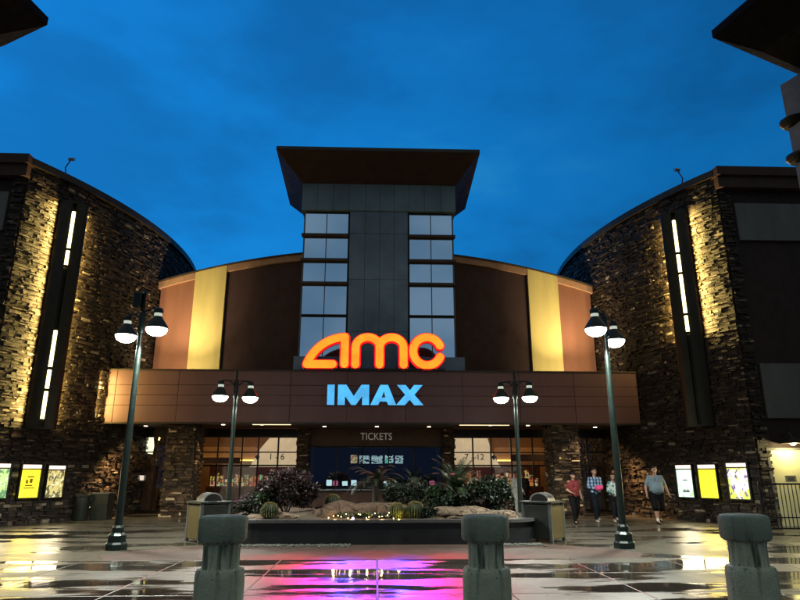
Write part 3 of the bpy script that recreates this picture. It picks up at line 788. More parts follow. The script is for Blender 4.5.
# interior rooms ---------------------------------------------------------
m_iw=M('lobby_wall',(.55,.3,.13),.7,var=.1); m_if=M('lobby_floor',(.25,.13,.07),.3,var=.3); m_ic=M('lobby_ceiling',(.5,.33,.18),.8)
m_red=M('lobby_red',(.10,.022,.016),.6)
for s in (-1,1):
    mb=MB(); a,b=sorted((s*3.1,s*10.5))
    mb.box(a,b,35,35.2,0,4.3); c,d=sorted((s*3.0,s*3.1)); mb.box(c,d,28.2,35,0,4.3); c,d=sorted((s*10.45,s*10.6)); mb.box(c,d,28.2,35,0,4.3)
    W(mb,'lobby_wall',m_iw,cin)
    mb=MB(); mb.box(a,b,28.15,35,-.0,.03); W(mb,'lobby_floor',m_if,cin)
    mb=MB(); mb.box(a,b,28.15,35,4.1,4.2); W(mb,'lobby_ceiling',m_ic,cin)
    for x in (4.3,5.8,7.3,8.8,9.8):
        for y in (29.2,31.2,33.2): W(MB().cyl((s*x,y,4.07),(s*x,y,4.09),.1,.1,14),'lobby_downlight',m_down,cin)
    light('lobby_light','AREA',(s*6.5,31.5,4.0),60,(1,.66,.33),5,None,(s*6.5,31.5,0),sizey=4)
    # dropped bulkhead with light cove
    mb=MB(); c,d=sorted((s*6.1,s*10.3)); mb.box(c,d,32.2,33,2.3,2.9,.02); W(mb,'bulkhead',m_iw,cin)
    mb=MB(); mb.box(c,d,32.1,32.2,2.24,2.3); W(mb,'cove_strip',E('cove_warm',(1,.7,.15),3.),cin)
# white directional wall panel in each lobby with hall numbers
m_sign=E('hall_sign_white',(1,.8,.52),.62)
def txt(name,s,size,mat,loc,parent,ext=.01,align='CENTER',sx=1.):
    c=bpy.data.curves.new(name,'FONT'); c.body=s; c.size=size; c.extrude=ext; c.align_x=align; c.offset=0
    o=bpy.data.objects.new(name,c); COL.objects.link(o)
    dg=bpy.context.evaluated_depsgraph_get(); me=bpy.data.meshes.new_from_object(o.evaluated_get(dg)); bpy.data.objects.remove(o)
    o=bpy.data.objects.new(name,me); COL.objects.link(o); me.materials.append(mat) if not me.materials else None
    me.materials.clear(); me.materials.append(mat)
    me.transform(Matrix.Rotation(R(90),4,'X')@Matrix.Diagonal((sx,1,1,1)))
    o.location=loc
    if parent is not None: o.parent=parent
    return o
m_ink=M('sign_ink',(.01,.01,.01),.5,bump=0)
for s,t in ((-1,'1 - 6'),(1,'7 - 12')):
    xc=-5.05 if s<0 else 5.0
    r=empty('hall_sign',(xc,31.9,0),'cream lobby wall sign reading '+t.replace(' ','')+' seen through the glass','sign')
    mb=MB(); 
    if s<0: pg=[(-1.2,1.95),(1.15,1.95),(1.15,3.35),(-.3,3.35),(-.75,2.8)]
    else: pg=[(-1.15,1.95),(1.2,1.95),(.85,2.55),(.75,2.8),(.6,3.35),(-1.15,3.35)]
    mb.prism(pg,0,.1); mb.build('panel',m_sign,r)
    txt('lettering',t,.42,m_ink,(.1 if s<0 else -.1,-.02,2.3),r)
    mb=MB(); xx=-.85 if s<0 else .88
    mb.prism([(xx-.13,2.42),(xx,2.28),(xx+.13,2.42),(xx,2.56)],-.02,-.01); mb.build('diamond',m_ink,r)
# concession displays in the lobbies
rr=random.Random(5)
cols=[(1,.35,.08),(1,.6,.2),(.9,.15,.08),(1,.85,.5),(.4,.75,.4),(1,.5,.3),(.95,.8,.15)]
mE=[poster_mat('display_glow',c,[((.12,.03,.02),.5,9),((1,.8,.5),.6,14)],.6) for c in cols]; mEm=E('booth_screen',(.75,1,.92),2.6); mEp=E('booth_pink',(1,.2,.35),1.1)
for s,lab in ((-1,'concession stand of glowing snack displays inside the left lobby'),(1,'concession stand of glowing snack displays inside the right lobby')):
    r=empty('concession_stand',(s*6.,33.4,0),lab,'counter')
    MB().box(-2.6,2.6,-.4,.3,0,1.0,.02).build('counter',m_red,r)
    for k in range(20):
        x=-2.5+k*.25; h=rr.uniform(.12,.6); z=1.02
        while z<1.05+h:
            hh=rr.uniform(.1,.28); MB().box(x,x+rr.uniform(.14,.23),-.1+rr.uniform(0,.1),.12,z,z+hh,.012).build('display',rr.choice(mE),r); z+=hh+.03
    MB().box(-2.6,2.6,.15,.25,1.0,2.0).build('back_shelf',m_red,r)
# ticket booth interior
m_booth=M('booth_wall',(.02,.025,.035),.7)
mb=MB(); mb.box(-3,2.95,31.5,31.7,0,4); mb.box(-3,2.95,28.2,31.5,0,.03); mb.box(-3,2.95,28.2,31.5,3.6,3.7); W(mb,'booth_wall',m_booth,cin)
for k,(xa,xb,za,zb,kind) in enumerate(((-1.22,-.86,2.05,2.5,0),(-.82,-.30,2.05,2.48,1),(-.26,.30,2.05,2.48,1),(.36,.80,2.05,2.5,1),(.84,1.25,2.05,2.48,1),)):
    lab=['small yellow booth screen above the ticket counter, leftmost','booth screen second from left, with rows of show times','booth screen in the middle with rows of show times','booth screen with a green block and show times','rightmost booth screen with rows of show times'][k]
    r=empty('menu_screen',((xa+xb)/2,29.6,za),lab,'screen','row of screens in the ticket booth'); w_=(xb-xa)/2; h=zb-za
    MB().box(-w_,w_,0,.05,0,h,.005).build('housing',m_black,r)
    if kind==0:
        mb=MB(); mb.box(-w_+.03,w_-.03,-.006,-.002,.04,h-.04); mb.build('image',poster_mat('screen_yellow',(1,.8,.35),[((.5,.2,.1),.5,8)],1.3),r)
    else:
        mb=MB(); z=h-.06
        while z>.05:
            x=-w_+.03
            while x<w_-.05:
                l=rr.uniform(.04,.16); 
                if rr.random()<.78: mb.box(x,min(x+l,w_-.02),-.006,-.002,z-.022,z)
                x+=l+.02
            z-=.045
        mb.build('text_rows',mEm,r)
        if k==3: MB().box(-w_+.05,0,-.012,-.008,.04,h*.5).build('block',E('green_block',(.1,.8,.4),1.5),r)
for k,(x,z,mt,lab) in enumerate(((-2.1,1.22,mEm,'leftmost till in the ticket booth, white and low'),(-1.82,1.15,mEp,'pink lit till in the left of the ticket booth'),(-1.4,1.12,mEm,'pale till left of centre in the ticket booth'),(-1.0,1.2,mEm,'dim till with a round white screen near the booth centre'),(.45,1.12,mEm,'bright white monitor in the booth behind the palm'),(2.5,1.15,mEp,'pink and white till at the right end of the booth'))):
    r=empty('ticket_till',(x,28.9,.95),lab,'till','tills in the ticket booth')
    MB().cyl((0,0,0),(0,0,.18),.03,.02,8).build('stand',m_black,r)
    mb=MB(); mb.box(-.12,.12,-.03,.02,.16,.16+ (z-1.0)*.6+.12,.02); mb.build('screen',mt,r)

# ---------------------------------------------------------------- signs
def front_emit(name,col):
    m,n,b=newmat(name); g=n.n('ShaderNodeNewGeometry'); sp_=n.n('ShaderNodeSeparateXYZ'); n.l(g.outputs['Normal'],sp_.inputs[0])
    f=n.maprange(sp_.outputs[1],-.6,-.4,1,.004); tc=n.n('ShaderNodeTexCoord').outputs['Object']
    n.l(n.math('MULTIPLY',f,n.maprange(n.noise(tc,1.8,2),.35,.65,.8,1.15)),b.inputs['Emission Strength'])
    b.inputs['Emission Color'].default_value=(*col,1); b.inputs['Base Color'].default_value=(.3,.05,.03,1); return m
m_amc=front_emit('sign_orange',(9.,.4,.02)); m_amcedge=front_emit('sign_red_edge',(1.3,.006,.02)); m_imax=front_emit('sign_cyan',(.05,.52,1.0)); m_imaxedge=E('sign_blue_edge',(.01,.15,1.4),1.)
def ribbon(path,w,caps=(True,True),n_=10):
    P=[Vector(p) for p in path]; L=[];Rr=[]
    for i,p in enumerate(P):
        d=((P[min(i+1,len(P)-1)]-P[max(i-1,0)])).normalized(); nn=Vector((-d.y,d.x)); L.append(p+nn*w/2); Rr.append(p-nn*w/2)
    out=list(L)
    if caps[1]:
        d=(P[-1]-P[-2]).normalized(); a0=math.atan2(d.y,d.x)+PI/2
        out+=[P[-1]+Vector((math.cos(a0-PI*k/n_),math.sin(a0-PI*k/n_)))*w/2 for k in range(1,n_)]
    out+=list(reversed(Rr))
    if caps[0]:
        d=(P[1]-P[0]).normalized(); a0=math.atan2(-d.y,-d.x)+PI/2
        out+=[P[0]+Vector((math.cos(a0-PI*k/n_),math.sin(a0-PI*k/n_)))*w/2 for k in range(1,n_)]
    return [(v.x,v.y) for v in out]
def bez(p0,p1,p2,p3,n_=14):
    return [tuple((1-t)**3*Vector(p0)+3*(1-t)**2*t*Vector(p1)+3*(1-t)*t*t*Vector(p2)+t**3*Vector(p3)) for t in [i/n_ for i in range(n_+1)]]
def cw(c): return (-3.03+(c[0]-140)*.0122, 5.70+(228-c[1])*.0126)
def letter(root,name,paths,w):
    for nm,mt,ww,y in (('edge',m_amcedge,w+.11,.14),('face',m_amc,w,0.)):
        mb=MB()
        for k,(p,c) in enumerate(paths):
            mb.prism(ribbon([cw(q) for q in p],ww,c),y-.003*k,y+.12-.003*k)
        if nm=='edge': top=mb.build(name,mt,root)
        else:
            o=mb.build('letter_face',mt,top)
amc=empty('cinema_sign',(0,24.85,0),'large glowing orange amc letters standing on the canopy edge','sign')
lw=.32
arch=bez((155,213),(172,170),(215,128),(279,125))
letter(amc,'letter_a',[(arch,(True,True)),([(155,214),(180,214),(210,214),(240,214)],(True,True)),([(279,125),(279,170),(279,213)],(True,True))],lw)
def semi(cx,cy,rx,ry,n_=12): return [(cx-rx*math.cos(PI*i/n_),cy-ry*math.sin(PI*i/n_)) for i in range(n_+1)]
letter(amc,'letter_m',[([(315,214),(315,190),(315,158)]+semi(355,158,40,33)[1:-1]+[(395,158),(395,190),(395,214)],(True,True)),(semi(435,158,40,33)+[(475,190),(475,214)],(False,True))],lw)
cpts=[(554+47*math.cos(t),170+46*math.sin(t)) for t in [R(24)+R(312)*i/30 for i in range(31)]]
letter(amc,'letter_c',[(cpts,(True,True))],lw)
MB().box(-2.95,2.75,-.0,.08,5.662,5.72).build('mounting_rail',m_bronze,amc)
for x in (-2.4,-1.4,-.2,.9,2.1):
    pass
imx=empty('format_sign',(0,24.9,0),'glowing cyan IMAX letters on the canopy panels below the orange sign','sign')
def ci(c): return (-1.99+(c[0]-227)*.01201, 4.25+(350-c[1])*.01262)
IM={'letter_i':[(227,350),(227,286),(251,286),(251,350)],
'letter_m':[(262,350),(262,286),(290,286),(315,322),(340,286),(366,286),(366,350),(343,350),(343,322),(322,350),(307,350),(286,322),(286,350)],
'letter_x':[(455,350),(486,317),(458,286),(488,286),(502,303),(516,286),(545,286),(517,317),(547,350),(516,350),(501,333),(485,350)]}
for k,pg in IM.items():
    mb=MB(); mb.prism([ci(p) for p in pg],0,.05); o=mb.build(k,m_imax,imx)
mb=MB(); mb.prism([ci(p) for p in [(370,350),(403,286),(429,286),(456,350),(430,350),(425,339),(402,339),(396,350)]],0,.05)
mb.bm.faces.ensure_lookup_table(); 
# the A's counter is a dark inset on the face
o=mb.build('letter_a',m_imax,imx)
mb=MB(); mb.prism([ci(p) for p in [(408,326),(415,306),(420,326)]],-.004,-.001); mb.build('counter',m_fascia,o)
MB().box(-1.9,1.75,.05,.08,4.6,4.66).build('backing_rail',m_bronze,imx)
m_letter=M('ticket_letters',(.55,.5,.45),.4,emit=(.55,.48,.4),es=.2,bump=0)
tk=empty('ticket_sign',(-.02,27.9,3.04),'grey TICKETS lettering on the brown wall above the ticket windows','sign')
txt('lettering','TICKETS',.43,m_letter,(0,0,0.02),tk,.015,sx=.86)
# light thrown forward by the signs: red from the orange letters, blue from the cyan ones
for x,z,e,c,tx_ in ((-2.1,6.4,1,(1,.01,.05),-1.5),(-.1,6.4,.45,(1,.01,.06),0),(1.9,6.4,1,(1,.01,.05),1.5)):
    light('sign_light','SPOT',(x,24.7,z),3300*e,c,.22,None,(tx_*1.5,9.9,0),18,.5)
for x in (-1.2,1.1):
    light('sign_light','SPOT',(x,24.8,4.6),3200,(.01,.03,1),.15,None,(x*.45,10.0,0),11,.8)
# ---------------------------------------------------------------- street lamps
m_lens=E('lamp_lens',(.93,1.,.86),22)
def head(root,x,y,z,armfrom):
    h=empty('lamp_head',(x,y,z),None,None); h.parent=root
    pr=[(.26,0.),(.262,.02),(.25,.05),(.17,.17),(.115,.25),(.1,.27),(.1,.29)]
    MB().lathe(pr,seg=28).build('lamp_shade',m_lampgreen,h,smooth=True)
    MB().lathe([(.088,.295),(.09,.30),(.09,.365),(.085,.37)],seg=20).build('collar_ring',M('collar_glow',(.6,.62,.58),.4,emit=(.8,.9,.75),es=.6,bump=0) if 'collar_glow' not in bpy.data.materials else bpy.data.materials['collar_glow'],h,smooth=True)
    MB().lathe([(.1,.372),(.11,.39),(.11,.45),(.085,.49),(.03,.51)],seg=20).build('cap',m_lampgreen,h,smooth=True)
    mb=MB(); mb.lathe([(.245,-.004),(.24,-.04),(.2,-.11),(.12,-.16),(.02,-.175)],seg=24); mb.build('lens',m_lens,h,smooth=True)
    l=light('lamp_bulb','SPOT',(0,0,-.2),head.power,(.95,1,.87),.09,h,spot=158,blend=.35)
    return h
def street_lamp(x,y,label,arm,hz,topz,small=False,box=False,group=None):
    r=empty('street_lamp',(x,y,0),label,'street lamp',group)
    if not small:
        MB().lathe([(.24,0),(.24,.12),(.215,.15),(.2,.16),(.2,.3),(.16,.34),(.13,.36),(.13,.46),(.1,.5),(.085,.51)],seg=8).build('base',m_lampgreen,r,smooth=False)
    else: MB().lathe([(.17,0),(.17,.1),(.12,.14),(.1,.3),(.075,.33)],seg=12).build('base',m_lampgreen,r)
    zt=hz-.05
    MB().cyl((0,0,.45 if not small else .3),(0,0,zt),.085 if not small else .075,.06,20).build('pole',m_polepale,r,smooth=True)
    MB().lathe([(.075,zt),(.085,zt+.03),(.085,zt+.5),(.06,zt+.55),(.045,zt+.56),(.04,topz-.1),(.055,topz-.08),(.03,topz),(.005,topz+.03)],seg=16).build('pole_cap',m_lampgreen,r,smooth=True)
    for (ax,ay) in arm:
        mb=MB(); zz_=hz+.56
        mb.tube([(0,0,hz+.3),(ax*.5,ay*.5,hz+.52),(ax,ay,hz+.5)],.022); mb.tube([(0,0,hz+.5),(ax*.6,ay*.6,hz+.53)],.014); mb.build('arm',m_lampgreen,r,smooth=True)
        head(r,ax,ay,hz,None)
    if box:
        mb=MB(); mb.box(-.24,-.04,-.12,.08,hz+.6,hz+.98,.02); mb.build('speaker_box',m_lampgreen,r)
    return r
head.power=1250
street_lamp(-5.72,14.85,'tall green twin head street lamp on the left, small box near its top',[(-.5,.38),(.52,-.42)],4.90,5.95,box=True,group='tall twin head street lamps')
street_lamp(5.6,14.75,'tall green twin head street lamp on the right in front of the walking people',[(-.46,-.66),(.47,.62)],4.90,5.5,group='tall twin head street lamps')
head.power=250
street_lamp(-4.5,20,'smaller twin head lamp behind the left side of the planter, in front of the canopy',[(-.45,-.15),(.43,.15)],3.97,4.85,small=True,group='smaller twin head street lamps')
street_lamp(4.46,20,'smaller twin head lamp behind the right side of the planter, in front of the canopy',[(-.43,.15),(.45,-.1)],3.99,4.87,small=True,group='smaller twin head street lamps')

# ---------------------------------------------------------------- bollards
def bollard():
    r=empty('bollard',(0,0,0),'','bollard','concrete bollards across the foreground')
    MB().lathe([(.178,0),(.178,.02),(.173,.05),(.172,.9),(.17,.935),(.16,.955),(.135,.96)],seg=48).build('body',m_bollard,r,smooth=True)
    def fl(rad,z,a): 
        return rad-.010*(1 if math.cos(a*14)>.1 else 0)*(1 if .965<z<1.11 else 0)
    MB().lathe([(.132,.955),(.129,.98),(.129,1.04),(.129,1.10),(.132,1.125)],seg=112,flute=fl).build('fluted_neck',m_bollard,r,smooth=True)
    c=MB(); c.lathe([(.135,1.12),(.165,1.135),(.177,1.155),(.177,1.285),(.170,1.303),(.15,1.312),(.05,1.318)],seg=8,); 
    bmesh.ops.bevel(c.bm,geom=[e for e in c.bm.edges],offset=.006,segments=2,affect='EDGES')
    c=c.build('cap',m_bollard,r,smooth=True); c.rotation_euler=(0,0,PI/8)
    return r
b0=bollard()
for i,(x,l) in enumerate(((-1.1,'green concrete bollard on the left, in front of the left bin'),(.80,'green concrete bollard in the middle, in front of the planter'),(2.74,'green concrete bollard on the right, in front of the iron gate'))):
    o=b0 if i==0 else copy_tree(b0); o.location=(x,4.8,0); o['label']=l; o.rotation_euler=(0,0,i*.31)

# ---------------------------------------------------------------- planter
m_planter=M('planter_wall',(.014,.015,.017),.35,var=.3,scale=2,streak=True)
m_ledge=M('planter_ledge',(.08,.08,.08),.3,var=.2)
def rrect(x0,x1,y0,y1,r,N=8):
    out=[]
    for cx,cy,a0 in ((x0+r,y0+r,PI),(x1-r,y0+r,1.5*PI),(x1-r,y1-r,0),(x0+r,y1-r,.5*PI)):
        out+=[(cx+r*math.cos(a0+PI/2*i/N),cy+r*math.sin(a0+PI/2*i/N)) for i in range(N+1)]
    return out
pl=empty('planter',(.15,17.8,0),'long low dark raised planter bed in front of the cinema entrance','planter')
def ringwall(o,i,z0,z1,name,mat):
    mb=MB(); n_=len(o); A=[mb.bm.verts.new((*p,z0)) for p in o];B=[mb.bm.verts.new((*p,z1)) for p in o];C=[mb.bm.verts.new((*p,z1)) for p in i];D=[mb.bm.verts.new((*p,z0)) for p in i]
    for k in range(n_):
        j=(k+1)%n_
        for U,V in ((A,B),(B,C),(C,D),(D,A)): mb.bm.faces.new((U[k],U[j],V[j],V[k]))
    return W(mb,name,mat,pl)
ringwall(rrect(-3.75,4.0,15.62,20.6,1.),rrect(-3.5,3.75,15.87,20.35,.8),0,.49,'wall',m_planter)
ringwall(rrect(-3.8,4.05,15.57,20.65,1.),rrect(-3.46,3.71,15.91,20.31,.78),.491,.56,'ledge',m_ledge)
m_soil=M('decomposed_granite',(.09,.062,.042),.9,var=.5,scale=6,bump=1.)
def hgt(x,y):
    e=1-max(abs((x-.12)/3.6),abs((y-18.1)/2.25))**4; e=max(0,e)
    return .45+.22*e+.12*e*noise.noise(Vector((x*.9,y*.9,3)))+.03*noise.noise(Vector((x*5,y*5,1)))
mb=MB(); NX,NY=60,40; g=[[mb.bm.verts.new((-3.5+7.25*i/NX,15.88+4.45*j/NY,hgt(-3.5+7.25*i/NX,15.88+4.45*j/NY)-(.0))) for j in range(NY+1)] for i in range(NX+1)]
for i in range(NX):
    for j in range(NY): mb.bm.faces.new((g[i][j],g[i+1][j],g[i+1][j+1],g[i][j+1]))
o=mb.build('ground_soil',m_soil,smooth=True); o.name='soil'; tag(o,kind='structure')
# pebble strip at the planter foot
mb=MB(); tn=[]
rr=random.Random(3)
for k in range(900):
    x=rr.uniform(-3.5,-.6) if k<620 else rr.uniform(2.6,3.9); y=15.6-abs(rr.gauss(0,.2))-.02; s_=rr.uniform(.01,.038)
    r_=bmesh.ops.create_icosphere(mb.bm,subdivisions=1,radius=s_,matrix=Matrix.Translation((x,y,s_*.5))@Matrix.Rotation(rr.random()*6,4,'Z')@Matrix.Diagonal((1.3,1,.7,1)))
o=mb.build('gravel',M('pale_gravel',(.10,.10,.088),.6,var=.5,scale=20)); tag(o,'pale gravel strewn along the foot of the dark planter wall','gravel',kind='stuff')

# boulders and mounds
def boulder(c,sz,label,mat,seed,name='boulder',group='boulders in the planter'):
    mb=MB(); bmesh.ops.create_icosphere(mb.bm,subdivisions=4,radius=1)
    for v in mb.bm.verts:
        p=v.co.copy(); f=1+.22*noise.noise(p*1.4+Vector((seed,0,0)))+.08*noise.noise(p*4+Vector((seed,2,0)))+.05*noise.noise(p*9)-.10*abs(noise.noise(p*3+Vector((0,seed,5))))+.025*noise.noise(p*21)
        q=p*f; q.z=max(q.z,-.55); v.co=Vector((q.x*sz[0],q.y*sz[1],q.z*sz[2]))
    o=mb.build(name,mat,smooth=True,angle=60); o.location=c; tag(o,label,'boulder',group); return o
def rock_mat(name,col):
    m,n,b=newmat(name); tc=n.n('ShaderNodeTexCoord').outputs['Object']
    f=n.noise(tc,3.,8,.7); v=n.n('ShaderNodeTexVoronoi',feature='DISTANCE_TO_EDGE'); w_=n.n('ShaderNodeVectorMath',operation='ADD'); n.l(tc,w_.inputs[0])
    nz=n.n('ShaderNodeTexNoise'); n.l(tc,nz.inputs['Vector']); nz.inputs['Scale'].default_value=3; sc_=n.n('ShaderNodeVectorMath',operation='SCALE'); n.l(nz.outputs['Color'],sc_.inputs[0]); sc_.inputs['Scale'].default_value=.5; n.l(sc_.outputs[0],w_.inputs[1])
    n.l(w_.outputs[0],v.inputs['Vector']); v.inputs['Scale'].default_value=2.6
    crk=n.maprange(v.outputs['Distance'],0,.035,1,0)
    c=n.mixc(n.maprange(f,.3,.7),tuple(x*.35 for x in col),tuple(x*1.5 for x in col)); c=n.mixc(n.maprange(n.noise(tc,26,4,.7),.52,.7),c,tuple(x*.3 for x in col)); c=n.mixc(n.math('MULTIPLY',crk,.85),c,tuple(x*.12 for x in col))
    n.l(c,b.inputs['Base Color']); b.inputs['Roughness'].default_value=.8
    n.l(n.bump(n.math('SUBTRACT',n.math('ADD',f,n.math('MULTIPLY',n.noise(tc,18,6,.7),.4)),n.math('MULTIPLY',crk,.6)),1.,.09),b.inputs['Normal']); return m
m_rock=rock_mat('boulder_rock',(.13,.075,.045)); m_rock2=rock_mat('pale_rock',(.22,.15,.10))
boulder((-.9,17.0,.62),(.75,.5,.3),'brown boulder behind the string lights, left one',m_rock,1)
boulder((.0,17.2,.62),(.95,.5,.3),'long brown boulder under the palm',m_rock,2.2)
boulder((-1.25,16.5,.6),(.38,.35,.22),'dark small boulder beside the flat pale rock',m_rock,3.1)
boulder((-2.35,16.35,.55),(.5,.3,.14),'flat pale rock under the burgundy bush',m_rock2,4)
boulder((2.1,16.55,.58),(1.0,.55,.24),'broad pale boulder right of the golden cactus',m_rock2,5)
boulder((3.1,16.5,.56),(.6,.4,.17),'low pale rock at the right end of the planter',m_rock2,6.5)
boulder((-3.0,16.3,.53),(.28,.3,.12),'small pale rock by the left corner of the planter',m_rock2,7.5)
# cacti
def cactus(c,r,label,gold=False):
    root=empty('barrel_cactus',c,label,'cactus','barrel cacti in the planter'); mb=MB(); NR=22
    V=[[mb.bm.verts.new(((r*(1+.09*math.cos(NR*2*PI*i/132)))*math.cos(2*PI*i/132)*math.sin(PI*(j+.4)/18.5),(r*(1+.09*math.cos(NR*2*PI*i/132)))*math.sin(2*PI*i/132)*math.sin(PI*(j+.4)/18.5),r*.95*math.cos(PI*(j+.4)/18.5)+r*.6)) for j in range(18)] for i in range(132)]
    for i in range(132):
        for j in range(17): mb.bm.faces.new((V[i][j],V[(i+1)%132][j],V[(i+1)%132][j+1],V[i][j+1]))
    mb.build('body',m_cactus,root,smooth=True)
    mb=MB(); rr=random.Random(int(abs(c[0])*100))
    for k in range(NR):
        a=2*PI*k/NR
        for j in range(1,13):
            t=PI*(j+.4)/18.5; p=Vector((r*1.08*math.cos(a)*math.sin(t),r*1.08*math.sin(a)*math.sin(t),r*.95*math.cos(t)+r*.6)); d0=Vector((math.cos(a)*math.sin(t),math.sin(a)*math.sin(t),math.cos(t)))
            for q in range(4):
                d=(d0+Vector((rr.uniform(-.7,.7),rr.uniform(-.7,.7),rr.uniform(-.7,.7)))).normalized()*r*.26; w=d.cross(Vector((0,0,1))).normalized()*.006
                mb.face([p-w,p+w,p+d])
    mb.build('spines',m_spine,root,recalc=False)
m_cactus=M('cactus_green',(.03,.05,.018),.6,scale=8); m_spine=M('cactus_spines',(.26,.21,.08),.6,bump=0)
cactus((-2.86+1.38,16.2,.56) if False else (-2.62,16.2,.6),.2,'round barrel cactus beside the burgundy bush')
cactus((.52,16.35,.58),.2,'golden barrel cactus glowing yellow beside the string lights')
cactus((.98,16.35,.58),.22,'golden barrel cactus just right of the glowing one')
cactus((-1.15,17.4,.75),.2,'barrel cactus half hidden behind the left brown boulder')
light('cactus_uplight','POINT',(.56,16.05,.62),2.2,(1,.75,.1),.02)
# foliage
def bush(name,c,sz,label,mats,n_leaf,leaf=.06,seed=1,flowers=None,stem=True,cat='bush',holes=.15):
    root=empty(name,c,label,cat); rr=random.Random(seed)
    mb=MB(); tones=[]; 
    cl=[]
    for k in range(26):
        d=Vector((rr.gauss(0,1),rr.gauss(0,1),rr.gauss(.25,.9))).normalized(); cl.append((d*rr.uniform(.5,.95),rr.uniform(.22,.4)))
    fl=MB()
    def leaf_at(p,s_,out,b,tn):
        u=Vector((rr.gauss(0,1),rr.gauss(0,1),rr.gauss(0,1))).normalized(); d=(out*.8+u).normalized(); w=d.cross(Vector((rr.gauss(0,1),rr.gauss(0,1),rr.gauss(0,1)))).normalized()*s_*.32
        b.face([p,p+d*s_*.5+w,p+d*s_,p+d*s_*.5-w])
    for k in range(n_leaf):
        q,rad=rr.choice(cl); v=Vector((rr.gauss(0,1),rr.gauss(0,1),rr.gauss(0,1))).normalized()*rad*(rr.random()**.4)
        p=q+v
        if p.length>1.12: p*=1.05/p.length
        P_=Vector((p.x*sz[0],p.y*sz[1],p.z*sz[2]+sz[2]*1.05))
        if P_.z<.02: P_.z=rr.uniform(.02,.2)
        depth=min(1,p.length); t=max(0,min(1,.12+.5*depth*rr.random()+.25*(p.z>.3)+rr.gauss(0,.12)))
        leaf_at(P_,leaf*rr.uniform(.6,1.3),v.normalized(),mb,t); tones.append(t)
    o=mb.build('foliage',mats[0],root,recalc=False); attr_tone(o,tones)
    if stem:
        sm=MB(); 
        for k in range(7):
            a=rr.random()*6.28; e_=Vector((math.cos(a)*sz[0]*.55,math.sin(a)*sz[1]*.55,sz[2]*rr.uniform(.7,1.3))); sm.cyl((0,0,-.1),e_*.45,.022,.015,7); sm.cyl(e_*.45,e_,.014,.006,6)
        sm.build('stems',m_bark,root)
    if flowers:
        f=MB(); 
        for k in range(flowers[1]):
            d=Vector((rr.gauss(0,1),rr.gauss(0,1),abs(rr.gauss(0,1)))).normalized(); p=Vector((d.x*sz[0],d.y*sz[1],d.z*sz[2]+sz[2]*1.05))*rr.uniform(.92,1.06)
            for j in range(5):
                u=(Vector((math.cos(j*1.256),math.sin(j*1.256),.3))*.03); w_=u.cross(Vector((0,0,1)))*.35; f.face([p,p+u*.6+w_,p+u,p+u*.6-w_])
        f.build('flowers',flowers[0],root,recalc=False)
    return root
m_bark=M('bark',(.06,.045,.03),.9)
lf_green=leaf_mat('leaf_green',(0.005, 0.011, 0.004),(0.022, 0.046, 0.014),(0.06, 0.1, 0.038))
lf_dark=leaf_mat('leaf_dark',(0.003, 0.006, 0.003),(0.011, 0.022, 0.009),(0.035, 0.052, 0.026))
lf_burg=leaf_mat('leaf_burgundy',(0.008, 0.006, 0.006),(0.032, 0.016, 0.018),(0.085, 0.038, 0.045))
m_pink=M('pink_petals',(.5,.12,.38),.6,bump=0)
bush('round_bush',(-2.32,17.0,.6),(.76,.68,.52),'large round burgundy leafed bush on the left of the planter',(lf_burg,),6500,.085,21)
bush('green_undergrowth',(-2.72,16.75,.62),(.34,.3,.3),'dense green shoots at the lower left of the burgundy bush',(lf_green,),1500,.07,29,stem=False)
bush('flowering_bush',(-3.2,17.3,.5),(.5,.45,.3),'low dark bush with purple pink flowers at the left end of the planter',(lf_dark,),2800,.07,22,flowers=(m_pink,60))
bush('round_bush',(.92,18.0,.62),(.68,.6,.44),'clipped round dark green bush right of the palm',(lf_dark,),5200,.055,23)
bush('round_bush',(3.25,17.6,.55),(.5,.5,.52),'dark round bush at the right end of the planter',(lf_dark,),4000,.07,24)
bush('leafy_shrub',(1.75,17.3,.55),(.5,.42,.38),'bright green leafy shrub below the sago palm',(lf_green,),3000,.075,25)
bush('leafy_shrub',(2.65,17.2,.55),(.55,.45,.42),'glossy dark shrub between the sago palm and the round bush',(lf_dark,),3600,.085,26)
bush('ground_shrub',(1.3,16.3,.52),(.32,.22,.13),'low dark creeping shrub in front of the golden cactus',(lf_dark,),1200,.05,27,stem=False)
bush('ground_shrub',(-.2,16.25,.52),(.9,.2,.08),'low dark ground shrub strung with small lights',(lf_dark,),1500,.045,28,stem=False)
def fronds(c,n_,L,droop,label,seed,name,trunk=.3,mat=None,up=.9):
    root=empty(name,c,label,'palm'); rr=random.Random(seed); mb=MB(); tones=[]; st=MB()
    for k in range(n_):
        a=2*PI*k/n_*2.4+rr.uniform(-.2,.2); el=rr.uniform(.25,1.25)*up; d=Vector((math.cos(a)*math.cos(el),math.sin(a)*math.cos(el),math.sin(el))); p=Vector((0,0,trunk)); ll=L*rr.uniform(.75,1.1); N=16; prev=p.copy(); pts=[p.copy()]
        for i in range(N):
            p=p+d*ll/N; d=(d+Vector((0,0,-droop/N*(.5+1.5*i/N)))).normalized(); pts.append(p.copy())
            side=d.cross(Vector((0,0,1))).normalized(); wl=.2*L*(1-(i/N)**2*.75)*(.4+.6*min(1,i/3))
            for sg in (-1,1):
                for q in (0,.5):
                    b=pts[-2].lerp(pts[-1],q); e_=b+side*sg*wl+d*wl*.45+Vector((0,0,.03-.05*i/N)); u=d*.011
                    mb.face([b-u,b+u,e_]); tones.append(min(1,max(0,rr.gauss(.5,.25))))
        st.tube(pts,.007,5)
    o=mb.build('fronds',mat or lf_green,root,recalc=False); attr_tone(o,tones)
    st.build('frond_ribs',m_bark,root)
    MB().lathe([(.09,-.1),(.1,.05),(.08,trunk),(.05,trunk+.05)],seg=14).build('trunk',m_bark,root)
